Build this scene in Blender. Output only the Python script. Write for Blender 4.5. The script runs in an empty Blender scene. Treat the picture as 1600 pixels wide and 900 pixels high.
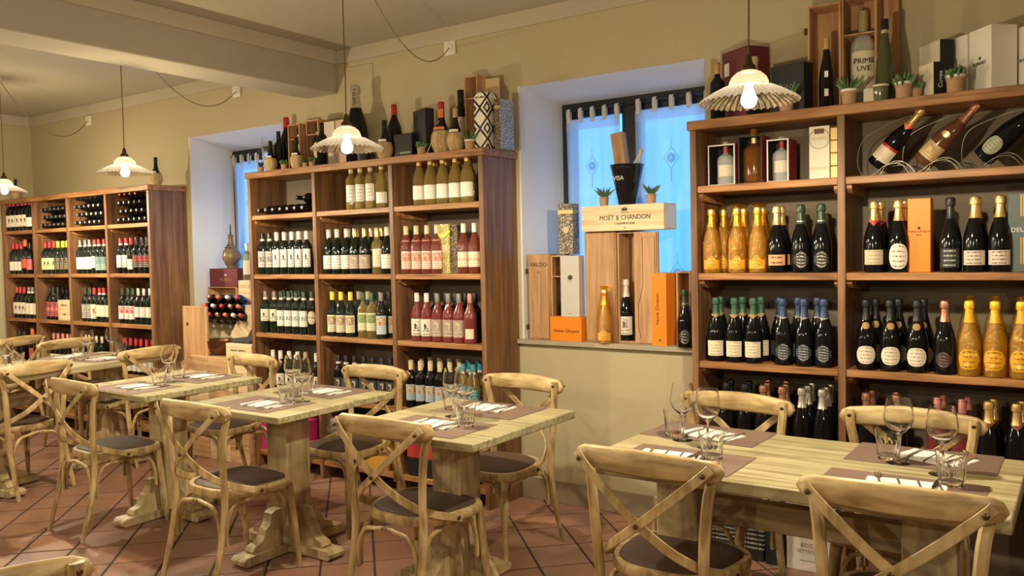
import bpy, bmesh, math, random
from mathutils import Vector, Matrix, Euler
from math import pi, sin, cos, atan2, sqrt, radians
random.seed(7)
SC = bpy.context.scene
COL = SC.collection
# ------------------------------------------------------------------ camera
CAMP = Vector((0, 0, 1.52)); FPX = 1313.816
def _basis():
    yaw, pit, rol = radians(34.59061), radians(-2.45131), radians(-1.20338)
    fw = Vector((-sin(yaw)*cos(pit), cos(yaw)*cos(pit), sin(pit)))
    r = Vector((cos(yaw), sin(yaw), 0)); u = r.cross(fw)
    return fw, r*cos(rol)+u*sin(rol), -r*sin(rol)+u*cos(rol)
FW, RT, UP = _basis()
cd = bpy.data.cameras.new('camera'); cam = bpy.data.objects.new('camera', cd); COL.objects.link(cam)
cd.sensor_width = 36; cd.lens = FPX/1600*36; cd.clip_end = 60; cd.clip_start = .05
m = Matrix((RT, UP, -FW)).transposed().to_4x4(); m.translation = CAMP; cam.matrix_world = m
SC.camera = cam
# ------------------------------------------------------------------ sky, exposure
W = bpy.data.worlds.new('world'); SC.world = W; W.use_nodes = True
bg = W.node_tree.nodes['Background']; bg.inputs[0].default_value = (.085, .36, .85, 1); bg.inputs[1].default_value = 1.45
SC.view_settings.view_transform = 'Standard'; SC.view_settings.look = 'None'
SC.view_settings.gamma = 1; SC.view_settings.use_curve_mapping = False
SC.view_settings.exposure = 1.2
def area(name, loc, rot, sx, sy, power, col, portal=False):
    l = bpy.data.lights.new(name, 'AREA'); l.shape = 'RECTANGLE'; l.size = sx; l.size_y = sy; l.energy = power; l.color = col
    o = bpy.data.objects.new(name, l); o.location = loc; o.rotation_euler = rot; COL.objects.link(o)
    if portal: l.cycles.is_portal = True
    return o
area('daylight_portal', (-2.3, 4.78, 1.75), (radians(-90), 0, 0), 1.05, 1.5, 1, (1, 1, 1), True)
area('daylight_portal', (-5.6, 4.78, 1.75), (radians(-90), 0, 0), 1.05, 1.5, 1, (1, 1, 1), True)
PEND_W = 62.0      # each pendant bulb
BULB_E = 30.0
WARM = (1, .85, .60)
# ------------------------------------------------------------------ pixel helpers (a photo point on a known plane)
def ray(x, y): return FW*FPX + RT*(x-800) - UP*(y-450)
def at_y(x, y, Y): d = ray(x, y); return CAMP + d*(Y/d.y)
def at_z(x, y, z): d = ray(x, y); return CAMP + d*((z-CAMP.z)/d.z)
# ------------------------------------------------------------------ materials
MC = {}
def new_mat(name):
    m = bpy.data.materials.new(name); m.use_nodes = True
    nt = m.node_tree; b = nt.nodes['Principled BSDF']
    return m, nt, b
def rgba(c): return (c[0], c[1], c[2], 1)
def PM(name, col, rough=.5, metal=0, trans=0, spec=.5, emit=None, es=0, coat=0, ior=1.45, alpha=1):
    if name in MC: return MC[name]
    m, nt, b = new_mat(name)
    b.inputs['Base Color'].default_value = rgba(col); b.inputs['Roughness'].default_value = rough
    b.inputs['Metallic'].default_value = metal; b.inputs['Transmission Weight'].default_value = trans
    b.inputs['Specular IOR Level'].default_value = spec; b.inputs['Coat Weight'].default_value = coat
    b.inputs['IOR'].default_value = ior; b.inputs['Alpha'].default_value = alpha
    if emit: b.inputs['Emission Color'].default_value = rgba(emit); b.inputs['Emission Strength'].default_value = es
    MC[name] = m; return m
def N(nt, t, **kw):
    n = nt.nodes.new(t)
    for k, v in kw.items(): setattr(n, k, v)
    return n
def ramp(nt, stops, fac):
    r = N(nt, 'ShaderNodeValToRGB'); e = r.color_ramp.elements
    e[0].position, e[0].color = stops[0][0], rgba(stops[0][1]); e[1].position, e[1].color = stops[-1][0], rgba(stops[-1][1])
    for p, c in stops[1:-1]:
        x = e.new(p); x.color = rgba(c)
    nt.links.new(fac, r.inputs[0]); return r.outputs[0]
def MTH(nt, op, a, b=None, c=None):
    n = N(nt, 'ShaderNodeMath', operation=op)
    for i, v in enumerate((a, b, c)):
        if v is None: continue
        if isinstance(v, (int, float)): n.inputs[i].default_value = v
        else: nt.links.new(v, n.inputs[i])
    return n.outputs[0]
def wood(name, c_dark, c_mid, c_light, scale=(3, 40, 40), rough=.5, knots=0, bump=.15, dark_amt=.35, coat=0, rnd=True, big=None):
    """grain runs along the axis with the small scale value"""
    if name in MC: return MC[name]
    m, nt, b = new_mat(name); L = nt.links.new
    tc = N(nt, 'ShaderNodeTexCoord'); mp = N(nt, 'ShaderNodeMapping'); mp.inputs['Scale'].default_value = scale
    oi = N(nt, 'ShaderNodeObjectInfo')
    off = N(nt, 'ShaderNodeVectorMath', operation='SCALE'); off.inputs[0].default_value = (7.1, 13.3, 5.7)
    L(oi.outputs['Random'], off.inputs['Scale'])
    ad = N(nt, 'ShaderNodeVectorMath', operation='ADD'); L(tc.outputs['Object'], ad.inputs[0]); L(off.outputs[0], ad.inputs[1])
    L(ad.outputs[0], mp.inputs[0])
    n1 = N(nt, 'ShaderNodeTexNoise'); n1.inputs['Scale'].default_value = 1; n1.inputs['Detail'].default_value = 6; n1.inputs['Distortion'].default_value = .6
    L(mp.outputs[0], n1.inputs['Vector'])
    col = ramp(nt, [(.32, c_dark), (.5, c_mid), (.68, c_light)], n1.outputs[0])
    n2 = N(nt, 'ShaderNodeTexNoise'); n2.inputs['Scale'].default_value = big or 3.0; n2.inputs['Detail'].default_value = 3
    L(ad.outputs[0], n2.inputs['Vector'])
    mx = N(nt, 'ShaderNodeMix', data_type='RGBA', blend_type='MULTIPLY'); mx.inputs['Factor'].default_value = dark_amt
    L(col, mx.inputs[6]); L(ramp(nt, [(.35, (.35, .28, .2)), (.65, (1, 1, 1))], n2.outputs[0]), mx.inputs[7]); out = mx.outputs[2]
    if knots:
        v = N(nt, 'ShaderNodeTexVoronoi', feature='F1'); v.inputs['Scale'].default_value = 1
        mk = N(nt, 'ShaderNodeMapping'); mk.inputs['Scale'].default_value = tuple(knots*(2.1 if s > 10 else 1) for s in scale)
        L(ad.outputs[0], mk.inputs[0]); L(mk.outputs[0], v.inputs['Vector'])
        mx2 = N(nt, 'ShaderNodeMix', data_type='RGBA', blend_type='MULTIPLY'); mx2.inputs['Factor'].default_value = .8
        L(out, mx2.inputs[6]); L(ramp(nt, [(.05, (.2, .1, .05)), (.13, (1, 1, 1))], v.outputs['Distance']), mx2.inputs[7]); out = mx2.outputs[2]
    L(out, b.inputs['Base Color']); b.inputs['Roughness'].default_value = rough; b.inputs['Coat Weight'].default_value = coat
    bp = N(nt, 'ShaderNodeBump'); bp.inputs['Strength'].default_value = bump; bp.inputs['Distance'].default_value = .004
    L(n1.outputs[0], bp.inputs['Height']); L(bp.outputs[0], b.inputs['Normal'])
    MC[name] = m; return m
def plaster(name, c, c2, scale=1.2, rough=.85):
    m, nt, b = new_mat(name); L = nt.links.new
    tc = N(nt, 'ShaderNodeTexCoord'); n = N(nt, 'ShaderNodeTexNoise'); n.inputs['Scale'].default_value = scale; n.inputs['Detail'].default_value = 5
    L(tc.outputs['Object'], n.inputs['Vector']); L(ramp(nt, [(.3, c), (.7, c2)], n.outputs[0]), b.inputs['Base Color'])
    n2 = N(nt, 'ShaderNodeTexNoise'); n2.inputs['Scale'].default_value = 60; n2.inputs['Detail'].default_value = 3; L(tc.outputs['Object'], n2.inputs['Vector'])
    bp = N(nt, 'ShaderNodeBump'); bp.inputs['Strength'].default_value = .08; bp.inputs['Distance'].default_value = .003
    L(n2.outputs[0], bp.inputs['Height']); L(bp.outputs[0], b.inputs['Normal']); b.inputs['Roughness'].default_value = rough
    MC[name] = m; return m
def label_mat(name, bg_, ink, kind='text', rows=7, pic=None):
    """printed paper label; UV u across, v up"""
    if name in MC: return MC[name]
    m, nt, b = new_mat(name); L = nt.links.new
    uv = N(nt, 'ShaderNodeUVMap'); sp = N(nt, 'ShaderNodeSeparateXYZ'); L(uv.outputs[0], sp.inputs[0]); u, v = sp.outputs[0], sp.outputs[1]
    nz = N(nt, 'ShaderNodeTexNoise'); nz.inputs['Scale'].default_value = 1; nz.inputs['Detail'].default_value = 0
    cb = N(nt, 'ShaderNodeCombineXYZ'); L(MTH(nt, 'MULTIPLY', u, 34), cb.inputs[0]); L(MTH(nt, 'MULTIPLY', MTH(nt, 'FLOOR', MTH(nt, 'MULTIPLY', v, rows)), 3.7), cb.inputs[1])
    L(cb.outputs[0], nz.inputs['Vector'])
    line = MTH(nt, 'LESS_THAN', MTH(nt, 'ABSOLUTE', MTH(nt, 'SUBTRACT', MTH(nt, 'FRACT', MTH(nt, 'MULTIPLY', v, rows)), .5)), .17)
    um = MTH(nt, 'LESS_THAN', MTH(nt, 'ABSOLUTE', MTH(nt, 'SUBTRACT', u, .5)), .3)
    txt = MTH(nt, 'MULTIPLY', MTH(nt, 'MULTIPLY', line, um), MTH(nt, 'GREATER_THAN', nz.outputs[0], .47))
    if kind == 'pic' or kind == 'mark':
        lo, hi, wd = (.45, .92, .42) if kind == 'pic' else (.38, .85, .16)
        vm = MTH(nt, 'MULTIPLY', MTH(nt, 'GREATER_THAN', v, lo), MTH(nt, 'LESS_THAN', v, hi))
        pm = MTH(nt, 'MULTIPLY', vm, MTH(nt, 'LESS_THAN', MTH(nt, 'ABSOLUTE', MTH(nt, 'SUBTRACT', u, .5)), wd))
        txt = MTH(nt, 'MULTIPLY', txt, MTH(nt, 'LESS_THAN', v, lo))
    elif kind == 'band':
        pm = MTH(nt, 'MULTIPLY', MTH(nt, 'GREATER_THAN', v, .38), MTH(nt, 'LESS_THAN', v, .62))
    elif kind == 'plain':
        pm = None; txt = MTH(nt, 'MULTIPLY', txt, .6)
    else: pm = None
    mx = N(nt, 'ShaderNodeMix', data_type='RGBA'); L(txt, mx.inputs[0]); mx.inputs[6].default_value = rgba(bg_); mx.inputs[7].default_value = rgba(ink); out = mx.outputs[2]
    if pm is not None:
        n3 = N(nt, 'ShaderNodeTexNoise'); n3.inputs['Scale'].default_value = 6; n3.inputs['Detail'].default_value = 2; L(uv.outputs[0], n3.inputs['Vector'])
        pc = pic or [ink, bg_]
        if kind == 'mark': pcol = ramp(nt, [(.46, pc[0]), (.56, pc[1])], n3.outputs[0])
        else: pcol = ramp(nt, [(.4, pc[0]), (.6, pc[1])] if len(pc) == 2 else [(.35, pc[0]), (.5, pc[1]), (.62, pc[2])], n3.outputs[0])
        m2 = N(nt, 'ShaderNodeMix', data_type='RGBA'); L(pm, m2.inputs[0]); L(out, m2.inputs[6]); L(pcol, m2.inputs[7]); out = m2.outputs[2]
    L(out, b.inputs['Base Color']); b.inputs['Roughness'].default_value = .55
    MC[name] = m; return m
def clear_glass(name, col, tr=.82, rough=.0, tint_gloss=(1, 1, 1), frost=0, crinkle=0):
    """thin architectural glass: light and sight pass straight, edges and faces reflect by Fresnel"""
    if name in MC: return MC[name]
    m = bpy.data.materials.new(name); m.use_nodes = True; nt = m.node_tree; nt.nodes.clear(); L = nt.links.new
    o = N(nt, 'ShaderNodeOutputMaterial'); t = N(nt, 'ShaderNodeBsdfTransparent'); t.inputs[0].default_value = rgba(col)
    g = N(nt, 'ShaderNodeBsdfGlossy'); g.inputs[0].default_value = rgba(tint_gloss); g.inputs[1].default_value = .03
    lw = N(nt, 'ShaderNodeLayerWeight'); lw.inputs[0].default_value = .25
    mx = N(nt, 'ShaderNodeMixShader')
    if crinkle:
        tc = N(nt, 'ShaderNodeTexCoord'); nn_ = N(nt, 'ShaderNodeTexNoise'); nn_.inputs['Scale'].default_value = crinkle; nn_.inputs['Detail'].default_value = 3; L(tc.outputs['Object'], nn_.inputs['Vector'])
        bp = N(nt, 'ShaderNodeBump'); bp.inputs['Strength'].default_value = 1; bp.inputs['Distance'].default_value = .02; L(nn_.outputs[0], bp.inputs['Height']); L(bp.outputs[0], g.inputs['Normal']); L(bp.outputs[0], lw.inputs['Normal']); g.inputs[1].default_value = .1
    f = MTH(nt, 'ADD', MTH(nt, 'MULTIPLY', MTH(nt, 'POWER', lw.outputs['Facing'], 2.2), .85), 1-tr-.08)
    L(f, mx.inputs[0]); L(t.outputs[0], mx.inputs[1]); L(g.outputs[0], mx.inputs[2]); last = mx.outputs[0]
    if frost:
        tl = N(nt, 'ShaderNodeBsdfTranslucent'); tl.inputs[0].default_value = rgba(tint_gloss); m2 = N(nt, 'ShaderNodeMixShader'); m2.inputs[0].default_value = frost
        L(last, m2.inputs[1]); L(tl.outputs[0], m2.inputs[2]); last = m2.outputs[0]
    L(last, o.inputs[0])
    MC[name] = m; return m
# palette
PALE = wood('pale_bentwood', (.31, .21, .088), (.55, .405, .185), (.69, .54, .285), (26, 26, 5), .42, bump=.1, dark_amt=.45, big=9)
PALEX = wood('pale_rail', (.33, .22, .088), (.56, .415, .185), (.69, .54, .285), (4, 30, 30), .4, bump=.1, dark_amt=.4, big=9)
TABX = wood('bleached_tabletop', (.24, .20, .09), (.42, .37, .20), (.53, .485, .30), (2.2, 46, 46), .42, bump=.12, dark_amt=.22, big=5)
PED = wood('antiqued_cream', (.33, .24, .11), (.58, .46, .25), (.68, .56, .33), (22, 22, 3), .45, bump=.12, dark_amt=.55, big=6)
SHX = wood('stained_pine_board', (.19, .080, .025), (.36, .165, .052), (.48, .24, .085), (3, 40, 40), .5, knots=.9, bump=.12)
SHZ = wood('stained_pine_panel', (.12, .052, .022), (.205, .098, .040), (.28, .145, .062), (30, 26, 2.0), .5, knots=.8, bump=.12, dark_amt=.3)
CRATEZ = wood('raw_pine_upright', (.36, .19, .085), (.50, .29, .135), (.60, .37, .19), (34, 30, 2.5), .6, knots=.8, dark_amt=.2)
CRATEX = wood('raw_pine_lengthwise', (.40, .23, .10), (.55, .35, .17), (.66, .45, .25), (2.5, 34, 34), .6, knots=.8, dark_amt=.2)
PALECR = wood('light_poplar', (.58, .43, .24), (.72, .56, .34), (.80, .66, .44), (2.5, 38, 38), .6, dark_amt=.1)
WALLM = plaster('ochre_plaster', (.45, .39, .24), (.50, .435, .275), .8)
CEILM = plaster('ceiling_plaster', (.40, .37, .30), (.44, .41, .33), .7)
CORNM = plaster('cornice_plaster', (.48, .43, .33), (.52, .47, .36), 2)
REVM = plaster('white_reveal', (.70, .68, .66), (.76, .74, .72), 2)
BASEM = plaster('taupe_skirting', (.22, .165, .10), (.26, .195, .12), 3, .6)
SILLM = plaster('grey_beige_stone', (.36, .31, .22), (.42, .36, .26), 6, .5)
GROUT = PM('dark_grout', (.045, .03, .022), .9)
LEATH = None
def leather():
    m, nt, b = new_mat('brown_leatherette'); L = nt.links.new
    tc = N(nt, 'ShaderNodeTexCoord'); n = N(nt, 'ShaderNodeTexNoise'); n.inputs['Scale'].default_value = 240; n.inputs['Detail'].default_value = 2; L(tc.outputs['Object'], n.inputs['Vector'])
    bp = N(nt, 'ShaderNodeBump'); bp.inputs['Strength'].default_value = .15; bp.inputs['Distance'].default_value = .001; L(n.outputs[0], bp.inputs['Height']); L(bp.outputs[0], b.inputs['Normal'])
    b.inputs['Base Color'].default_value = (.075, .041, .028, 1); b.inputs['Roughness'].default_value = .62; return m
LEATH = leather()
def tile_mat():
    m, nt, b = new_mat('terracotta_tile'); L = nt.links.new
    oi = N(nt, 'ShaderNodeObjectInfo'); tc = N(nt, 'ShaderNodeTexCoord'); n = N(nt, 'ShaderNodeTexNoise'); n.inputs['Scale'].default_value = 5; n.inputs['Detail'].default_value = 6
    ge = N(nt, 'ShaderNodeNewGeometry'); L(ge.outputs['Position'], n.inputs['Vector'])
    c = ramp(nt, [(.0, (.24, .130, .086)), (.5, (.30, .155, .102)), (1, (.27, .160, .118))], oi.outputs['Random'])
    mx = N(nt, 'ShaderNodeMix', data_type='RGBA', blend_type='MULTIPLY'); mx.inputs[0].default_value = .5; L(c, mx.inputs[6]); L(ramp(nt, [(.3, (.6, .55, .5)), (.7, (1.15, 1.1, 1.05))], n.outputs[0]), mx.inputs[7])
    L(mx.outputs[2], b.inputs['Base Color']); L(ramp(nt, [(.3, (.3, .3, .3)), (.7, (.5, .5, .5))], n.outputs[0]), b.inputs['Roughness'])
    bp = N(nt, 'ShaderNodeBump'); bp.inputs['Strength'].default_value = .15; bp.inputs['Distance'].default_value = .003; L(n.outputs[0], bp.inputs['Height']); L(bp.outputs[0], b.inputs['Normal']); return m
TILEM = tile_mat()
def mat_weave():
    m, nt, b = new_mat('woven_brown_mat'); L = nt.links.new
    tc = N(nt, 'ShaderNodeTexCoord'); ch = N(nt, 'ShaderNodeTexChecker'); ch.inputs['Scale'].default_value = 260; L(tc.outputs['Object'], ch.inputs['Vector'])
    ch.inputs[1].default_value = (.215, .14, .105, 1); ch.inputs[2].default_value = (.13, .082, .062, 1)
    L(ch.outputs[0], b.inputs['Base Color']); b.inputs['Roughness'].default_value = .6; return m
WEAVE = mat_weave()
def napkin_mat():
    m, nt, b = new_mat('striped_paper_napkin'); L = nt.links.new
    uv = N(nt, 'ShaderNodeUVMap'); sp = N(nt, 'ShaderNodeSeparateXYZ'); L(uv.outputs[0], sp.inputs[0])
    fr = MTH(nt, 'FRACT', MTH(nt, 'ADD', MTH(nt, 'MULTIPLY', sp.outputs[0], 4.0), .3)); a = MTH(nt, 'LESS_THAN', fr, .13)
    fr2 = MTH(nt, 'FRACT', MTH(nt, 'MULTIPLY', sp.outputs[0], 24)); b2 = MTH(nt, 'MULTIPLY', MTH(nt, 'LESS_THAN', fr2, .25), .25)
    mx = N(nt, 'ShaderNodeMix', data_type='RGBA'); L(MTH(nt, 'MAXIMUM', a, b2), mx.inputs[0]); mx.inputs[6].default_value = (.86, .82, .74, 1); mx.inputs[7].default_value = (.07, .06, .055, 1)
    L(mx.outputs[2], b.inputs['Base Color']); b.inputs['Roughness'].default_value = .8; return m
NAPM = napkin_mat()
STEEL = PM('polished_steel', (.75, .74, .72), .16, 1)
BOLT = PM('dark_bronze_bolt', (.16, .10, .05), .35, 1)
WHITE = PM('white_plastic', (.80, .76, .66), .4)
DARKFR = PM('black_green_window_paint', (.012, .016, .016), .4)
CORD = PM('brown_twisted_cord', (.20, .13, .07), .7)
GLASS = PM('clear_glass', (1, 1, 1), .0, trans=1, ior=1.48)
PANEG = clear_glass('window_pane_glass', (.95, .97, .98), .90)
SHADEG = clear_glass('fluted_shade_glass', (.76, .73, .68), .37, tint_gloss=(1, .97, .9), frost=.006)
DKGREEN = PM('dark_green_glass', (.005, .010, .006), .06, coat=.0, spec=.5)
BLACKG = PM('black_glass', (.005, .005, .006), .07, spec=.5)
AMBERG = PM('golden_wine_glass', (.74, .58, .20), .05, trans=.85)
GOLDW = PM('golden_sparkling_glass', (.76, .50, .06), .05, trans=.65)
ROSEG = PM('rose_wine_glass', (.42, .10, .06), .06, trans=.7)
CLEARSP = PM('clear_spirit_glass', (.82, .84, .80), .04, trans=.6)
WHISKY = PM('amber_spirit_glass', (.62, .27, .06), .05, trans=.85)
STRAW = wood('straw_wicker', (.36, .24, .10), (.52, .37, .18), (.62, .47, .26), (60, 60, 8), .8, bump=.4, dark_amt=.2)
TERRA = PM('clay_pot', (.42, .26, .14), .7)
LEAFM = PM('succulent_green', (.10, .20, .07), .5)
LEAFD = PM('dark_leaf', (.03, .055, .03), .55)
BLACK = PM('matt_black_card', (.012, .012, .013), .55)
BLKTXT = PM('black_print', (.02, .018, .015), .6)
GOLDTXT = PM('gold_print', (.55, .38, .14), .35, .6)
WHITETXT = PM('white_print', (.75, .72, .65), .6)
ORANGE = PM('orange_card', (.80, .235, .008), .45)
MAROON = PM('maroon_card', (.10, .018, .022), .5)
CREAMC = PM('cream_card', (.70, .62, .48), .6)
WHITEC = PM('white_card', (.78, .74, .66), .55)
FOIL = {}
def foil(n, c, r=.3, mt=.7): FOIL[n] = PM('foil_'+n, c, r, mt)
foil('gold', (.75, .52, .20)); foil('silver', (.62, .58, .50)); foil('red', (.42, .03, .035), .4, .1); foil('white', (.72, .68, .60), .4, .0)
foil('black', (.012, .012, .014), .35, 0); foil('yellow', (.85, .66, .06), .4, 0); foil('green', (.04, .105, .06), .35, .2); foil('blue', (.035, .06, .13), .35, .3)
foil('pink', (.52, .22, .18), .35, .4); foil('copper', (.50, .24, .15), .3, .7); foil('grey', (.20, .19, .17), .4, .3); foil('orange', (.75, .14, .03), .4, 0)
foil('teal', (.03, .26, .36), .4, 0); foil('tan', (.42, .32, .17), .4, .1); foil('darkgreen', (.035, .065, .035), .35, .2); foil('cream', (.62, .50, .30), .4, 0)
def foilm(n): return FOIL[n]
# ------------------------------------------------------------------ mesh helpers
class MB:
    def __init__(s): s.v = []; s.f = []; s.m = []; s.uv = {}
    def add(s, verts, faces, mi=0):
        o = len(s.v); s.v += [tuple(v) for v in verts]
        for f in faces: s.f.append([i+o for i in f]); s.m.append(mi)
        return s
    def box(s, x0, x1, y0, y1, z0, z1, mi=0, c=0.0):
        if x1 < x0: x0, x1 = x1, x0
        if y1 < y0: y0, y1 = y1, y0
        if z1 < z0: z0, z1 = z1, z0
        if c <= 0:
            v = [(x, y, z) for z in (z0, z1) for y in (y0, y1) for x in (x0, x1)]
            return s.add(v, [(0, 2, 3, 1), (4, 5, 7, 6), (0, 1, 5, 4), (2, 6, 7, 3), (0, 4, 6, 2), (1, 3, 7, 5)], mi)
        c = min(c, (x1-x0)*.45, (y1-y0)*.45, (z1-z0)*.45)
        bm = bmesh.new(); bmesh.ops.create_cube(bm, size=1)
        for v in bm.verts: v.co = Vector(((x0+x1)/2+v.co.x*(x1-x0), (y0+y1)/2+v.co.y*(y1-y0), (z0+z1)/2+v.co.z*(z1-z0)))
        bmesh.ops.bevel(bm, geom=bm.edges[:], offset=c, segments=1, affect='EDGES', profile=.5)
        bm.verts.index_update(); vs = [v.co[:] for v in bm.verts]; fs = [[v.index for v in f.verts] for f in bm.faces]; bm.free()
        return s.add(vs, fs, mi)
    def lathe(s, prof, n=16, c=(0, 0, 0), mi=0, capb=True, capt=True, mod=None):
        vs = []; fs = []
        for (r, z) in prof:
            for i in range(n):
                a = 2*pi*i/n; rr = r if mod is None else mod(r, z, a)
                vs.append((c[0]+rr*cos(a), c[1]+rr*sin(a), c[2]+z))
        for k in range(len(prof)-1):
            for i in range(n):
                j = (i+1) % n; fs.append((k*n+i, k*n+j, (k+1)*n+j, (k+1)*n+i))
        if capb: fs.append(tuple(range(n-1, -1, -1)))
        if capt: fs.append(tuple((len(prof)-1)*n+i for i in range(n)))
        return s.add(vs, fs, mi)
    def sweep(s, pts, prof, up=(0, 0, 1), scl=None, closed=False, mi=0, normals=None, cap=True):
        P = [Vector(p) for p in pts]; n = len(P); k = len(prof); vs = []; fs = []
        for i in range(n):
            a = P[(i-1) % n] if (closed or i > 0) else P[i]; b = P[(i+1) % n] if (closed or i < n-1) else P[i]
            t = (b-a).normalized(); u = Vector(normals[i]) if normals else Vector(up)
            sd = t.cross(u)
            if sd.length < 1e-4: sd = t.cross(Vector((1, 0, 0)) if abs(t.x) < .9 else Vector((0, 1, 0)))
            sd.normalize(); u2 = sd.cross(t).normalized(); sx, sy = (1, 1) if scl is None else scl[i] if isinstance(scl[i], tuple) else (scl[i], scl[i])
            for (pa, pb) in prof: vs.append(P[i]+sd*(pa*sx)+u2*(pb*sy))
        for i in range(n if closed else n-1):
            j = (i+1) % n
            for q in range(k):
                w = (q+1) % k; fs.append((i*k+q, i*k+w, j*k+w, j*k+q))
        if cap and not closed: fs.append(tuple(range(k-1, -1, -1))); fs.append(tuple((n-1)*k+q for q in range(k)))
        return s.add(vs, fs, mi)
    def prism(s, poly, t0, t1, axis='y', mi=0):
        """poly in the two other axes (x,z for y; y,z for x; x,y for z)"""
        n = len(poly); vs = []
        for t in (t0, t1):
            for (a, b) in poly: vs.append((a, t, b) if axis == 'y' else (t, a, b) if axis == 'x' else (a, b, t))
        fs = [tuple(range(n)), tuple(range(2*n-1, n-1, -1))]+[(i, i+n, (i+1) % n+n, (i+1) % n) for i in range(n)]
        return s.add(vs, fs, mi)
    def arc_patch(s, r, z0, z1, a0, a1, n=10, mi=0, vert_fn=None):
        """curved label with UV"""
        o = len(s.v); nb = len(s.f)
        for i in range(n+1):
            a = a0+(a1-a0)*i/n; t = i/n
            lo, hi = (z0, z1) if vert_fn is None else vert_fn(t)
            s.v.append((r*cos(a), r*sin(a), lo)); s.v.append((r*cos(a), r*sin(a), hi))
        for i in range(n):
            s.f.append([o+2*i, o+2*i+2, o+2*i+3, o+2*i+1]); s.m.append(mi)
            s.uv[nb+i] = [(i/n, 0), ((i+1)/n, 0), ((i+1)/n, 1), (i/n, 1)]
        return s
    def mesh(s, name, mats, smooth=True, ang=40):
        me = bpy.data.meshes.new(name); me.from_pydata(s.v, [], s.f)
        for mt in (mats if isinstance(mats, (list, tuple)) else [mats]): me.materials.append(mt)
        me.polygons.foreach_set('material_index', s.m)
        if s.uv:
            ul = me.uv_layers.new(name='UVMap')
            for pi_, uvs in s.uv.items():
                p = me.polygons[pi_]
                for li, uvv in zip(p.loop_indices, uvs): ul.data[li].uv = uvv
        bm = bmesh.new(); bm.from_mesh(me); bmesh.ops.recalc_face_normals(bm, faces=bm.faces[:]); bm.to_mesh(me); bm.free()
        if smooth:
            me.polygons.foreach_set('use_smooth', [True]*len(me.polygons)); me.set_sharp_from_angle(angle=radians(ang))
        return me
def link(name, me, parent=None, loc=None, rot=None):
    o = bpy.data.objects.new(name, me); COL.objects.link(o)
    if parent is not None: o.parent = parent
    if loc is not None: o.location = loc
    if rot is not None: o.rotation_euler = rot
    return o
def put(name, mb, mat, parent=None, loc=None, rot=None, smooth=True, ang=40): return link(name, mb.mesh(name, mat, smooth, ang), parent, loc, rot)
def tag(o, label, cat, group=None):
    o['label'] = label; o['category'] = cat
    if group: o['group'] = group
    return o
def thing(name, label, cat, loc=(0, 0, 0), rz=0, group=None):
    o = bpy.data.objects.new(name, None); COL.objects.link(o); o.location = loc; o.rotation_euler = (0, 0, rz); o.empty_display_size = .05
    return tag(o, label, cat, group)
def struct(name, mb, mat, parent=None, smooth=False, ang=40):
    o = put(name, mb, mat, parent, smooth=smooth, ang=ang)
    if parent is None: o['kind'] = 'structure'
    return o
def copy_tree(o, parent=None):
    c = o.copy(); COL.objects.link(c)
    if parent is not None: c.parent = parent
    for ch in o.children: copy_tree(ch, c)
    return c
def text(parent, body, size, loc, rot, mat, ext=.0006, align='CENTER', name='lettering', sx=1.0):
    cu = bpy.data.curves.new(name, 'FONT'); cu.body = body; cu.size = size; cu.align_x = align; cu.align_y = 'CENTER'; cu.extrude = ext; cu.resolution_u = 2
    t = bpy.data.objects.new('tmp', cu); me = bpy.data.meshes.new_from_object(t); bpy.data.objects.remove(t); me.name = name
    me.materials.clear(); me.materials.append(mat)
    if sx != 1.0:
        for v in me.vertices: v.co.x *= sx
    return link(name, me, parent, loc, rot)
FRONT = (radians(90), 0, 0)            # text facing -y
SIDE = (radians(90), 0, radians(90))   # text facing +x
def circ(r, n=8, ry=None): return [(r*cos(2*pi*i/n), (ry or r)*sin(2*pi*i/n)) for i in range(n)]
def rrect(w, h, c):
    w /= 2; h /= 2
    return [(w-c, -h), (w, -h+c), (w, h-c), (w-c, h), (-w+c, h), (-w, h-c), (-w, -h+c), (-w+c, -h)]
def smoothpath(P, k=4):
    P = [Vector(p) for p in P]; out = []
    for i in range(len(P)-1):
        p0 = P[max(i-1, 0)]; p1 = P[i]; p2 = P[i+1]; p3 = P[min(i+2, len(P)-1)]
        for j in range(k):
            t = j/k; out.append(.5*((2*p1)+(p2-p0)*t+(2*p0-5*p1+4*p2-p3)*t*t+(3*p1-p0-3*p2+p3)*t**3))
    out.append(P[-1]); return out
# ------------------------------------------------------------------ room
WY = 4.287; FY = 3.941; CEIL = 2.97; WT = .42
XL, XR, YB = -8.80, 3.2, -2.6
O1 = (-6.18, -5.02, .985, 2.525); O2 = (-2.87, -1.69, .985, 2.52)
def wall_back():
    mb = MB(); y0, y1 = WY, WY+WT; xs = [XL-.2, O1[0], O1[1], O2[0], O2[1], XR+.2]
    mb.box(xs[0], xs[1], y0, y1, 0, CEIL+.1); mb.box(xs[2], xs[3], y0, y1, 0, CEIL+.1); mb.box(xs[4], xs[5], y0, y1, 0, CEIL+.1)
    for o in (O1, O2): mb.box(o[0], o[1], y0, y1, 0, o[2]-.03); mb.box(o[0], o[1], y0, y1, o[3], CEIL+.1)
    struct('wall_back', mb, WALLM)
wall_back()
struct('wall_left', MB().box(XL-.2, XL, YB, WY, 0, CEIL+.1), WALLM)
DIMW = plaster('brown_far_wall', (.20, .15, .10), (.25, .19, .13), 2)
struct('wall_right', MB().box(XR, XR+.2, YB, WY, 0, CEIL+.1), DIMW)
struct('wall_front', MB().box(XL-.2, XR+.2, YB-.2, YB, 0, CEIL+.1), DIMW)
struct('ceiling', MB().box(XL-.2, XR+.2, YB-.2, WY+.1, CEIL, CEIL+.15), CEILM)
struct('ceiling_beam', MB().box(-4.745, -4.43, YB, WY, 2.672, CEIL, c=.006), CEILM)
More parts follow.
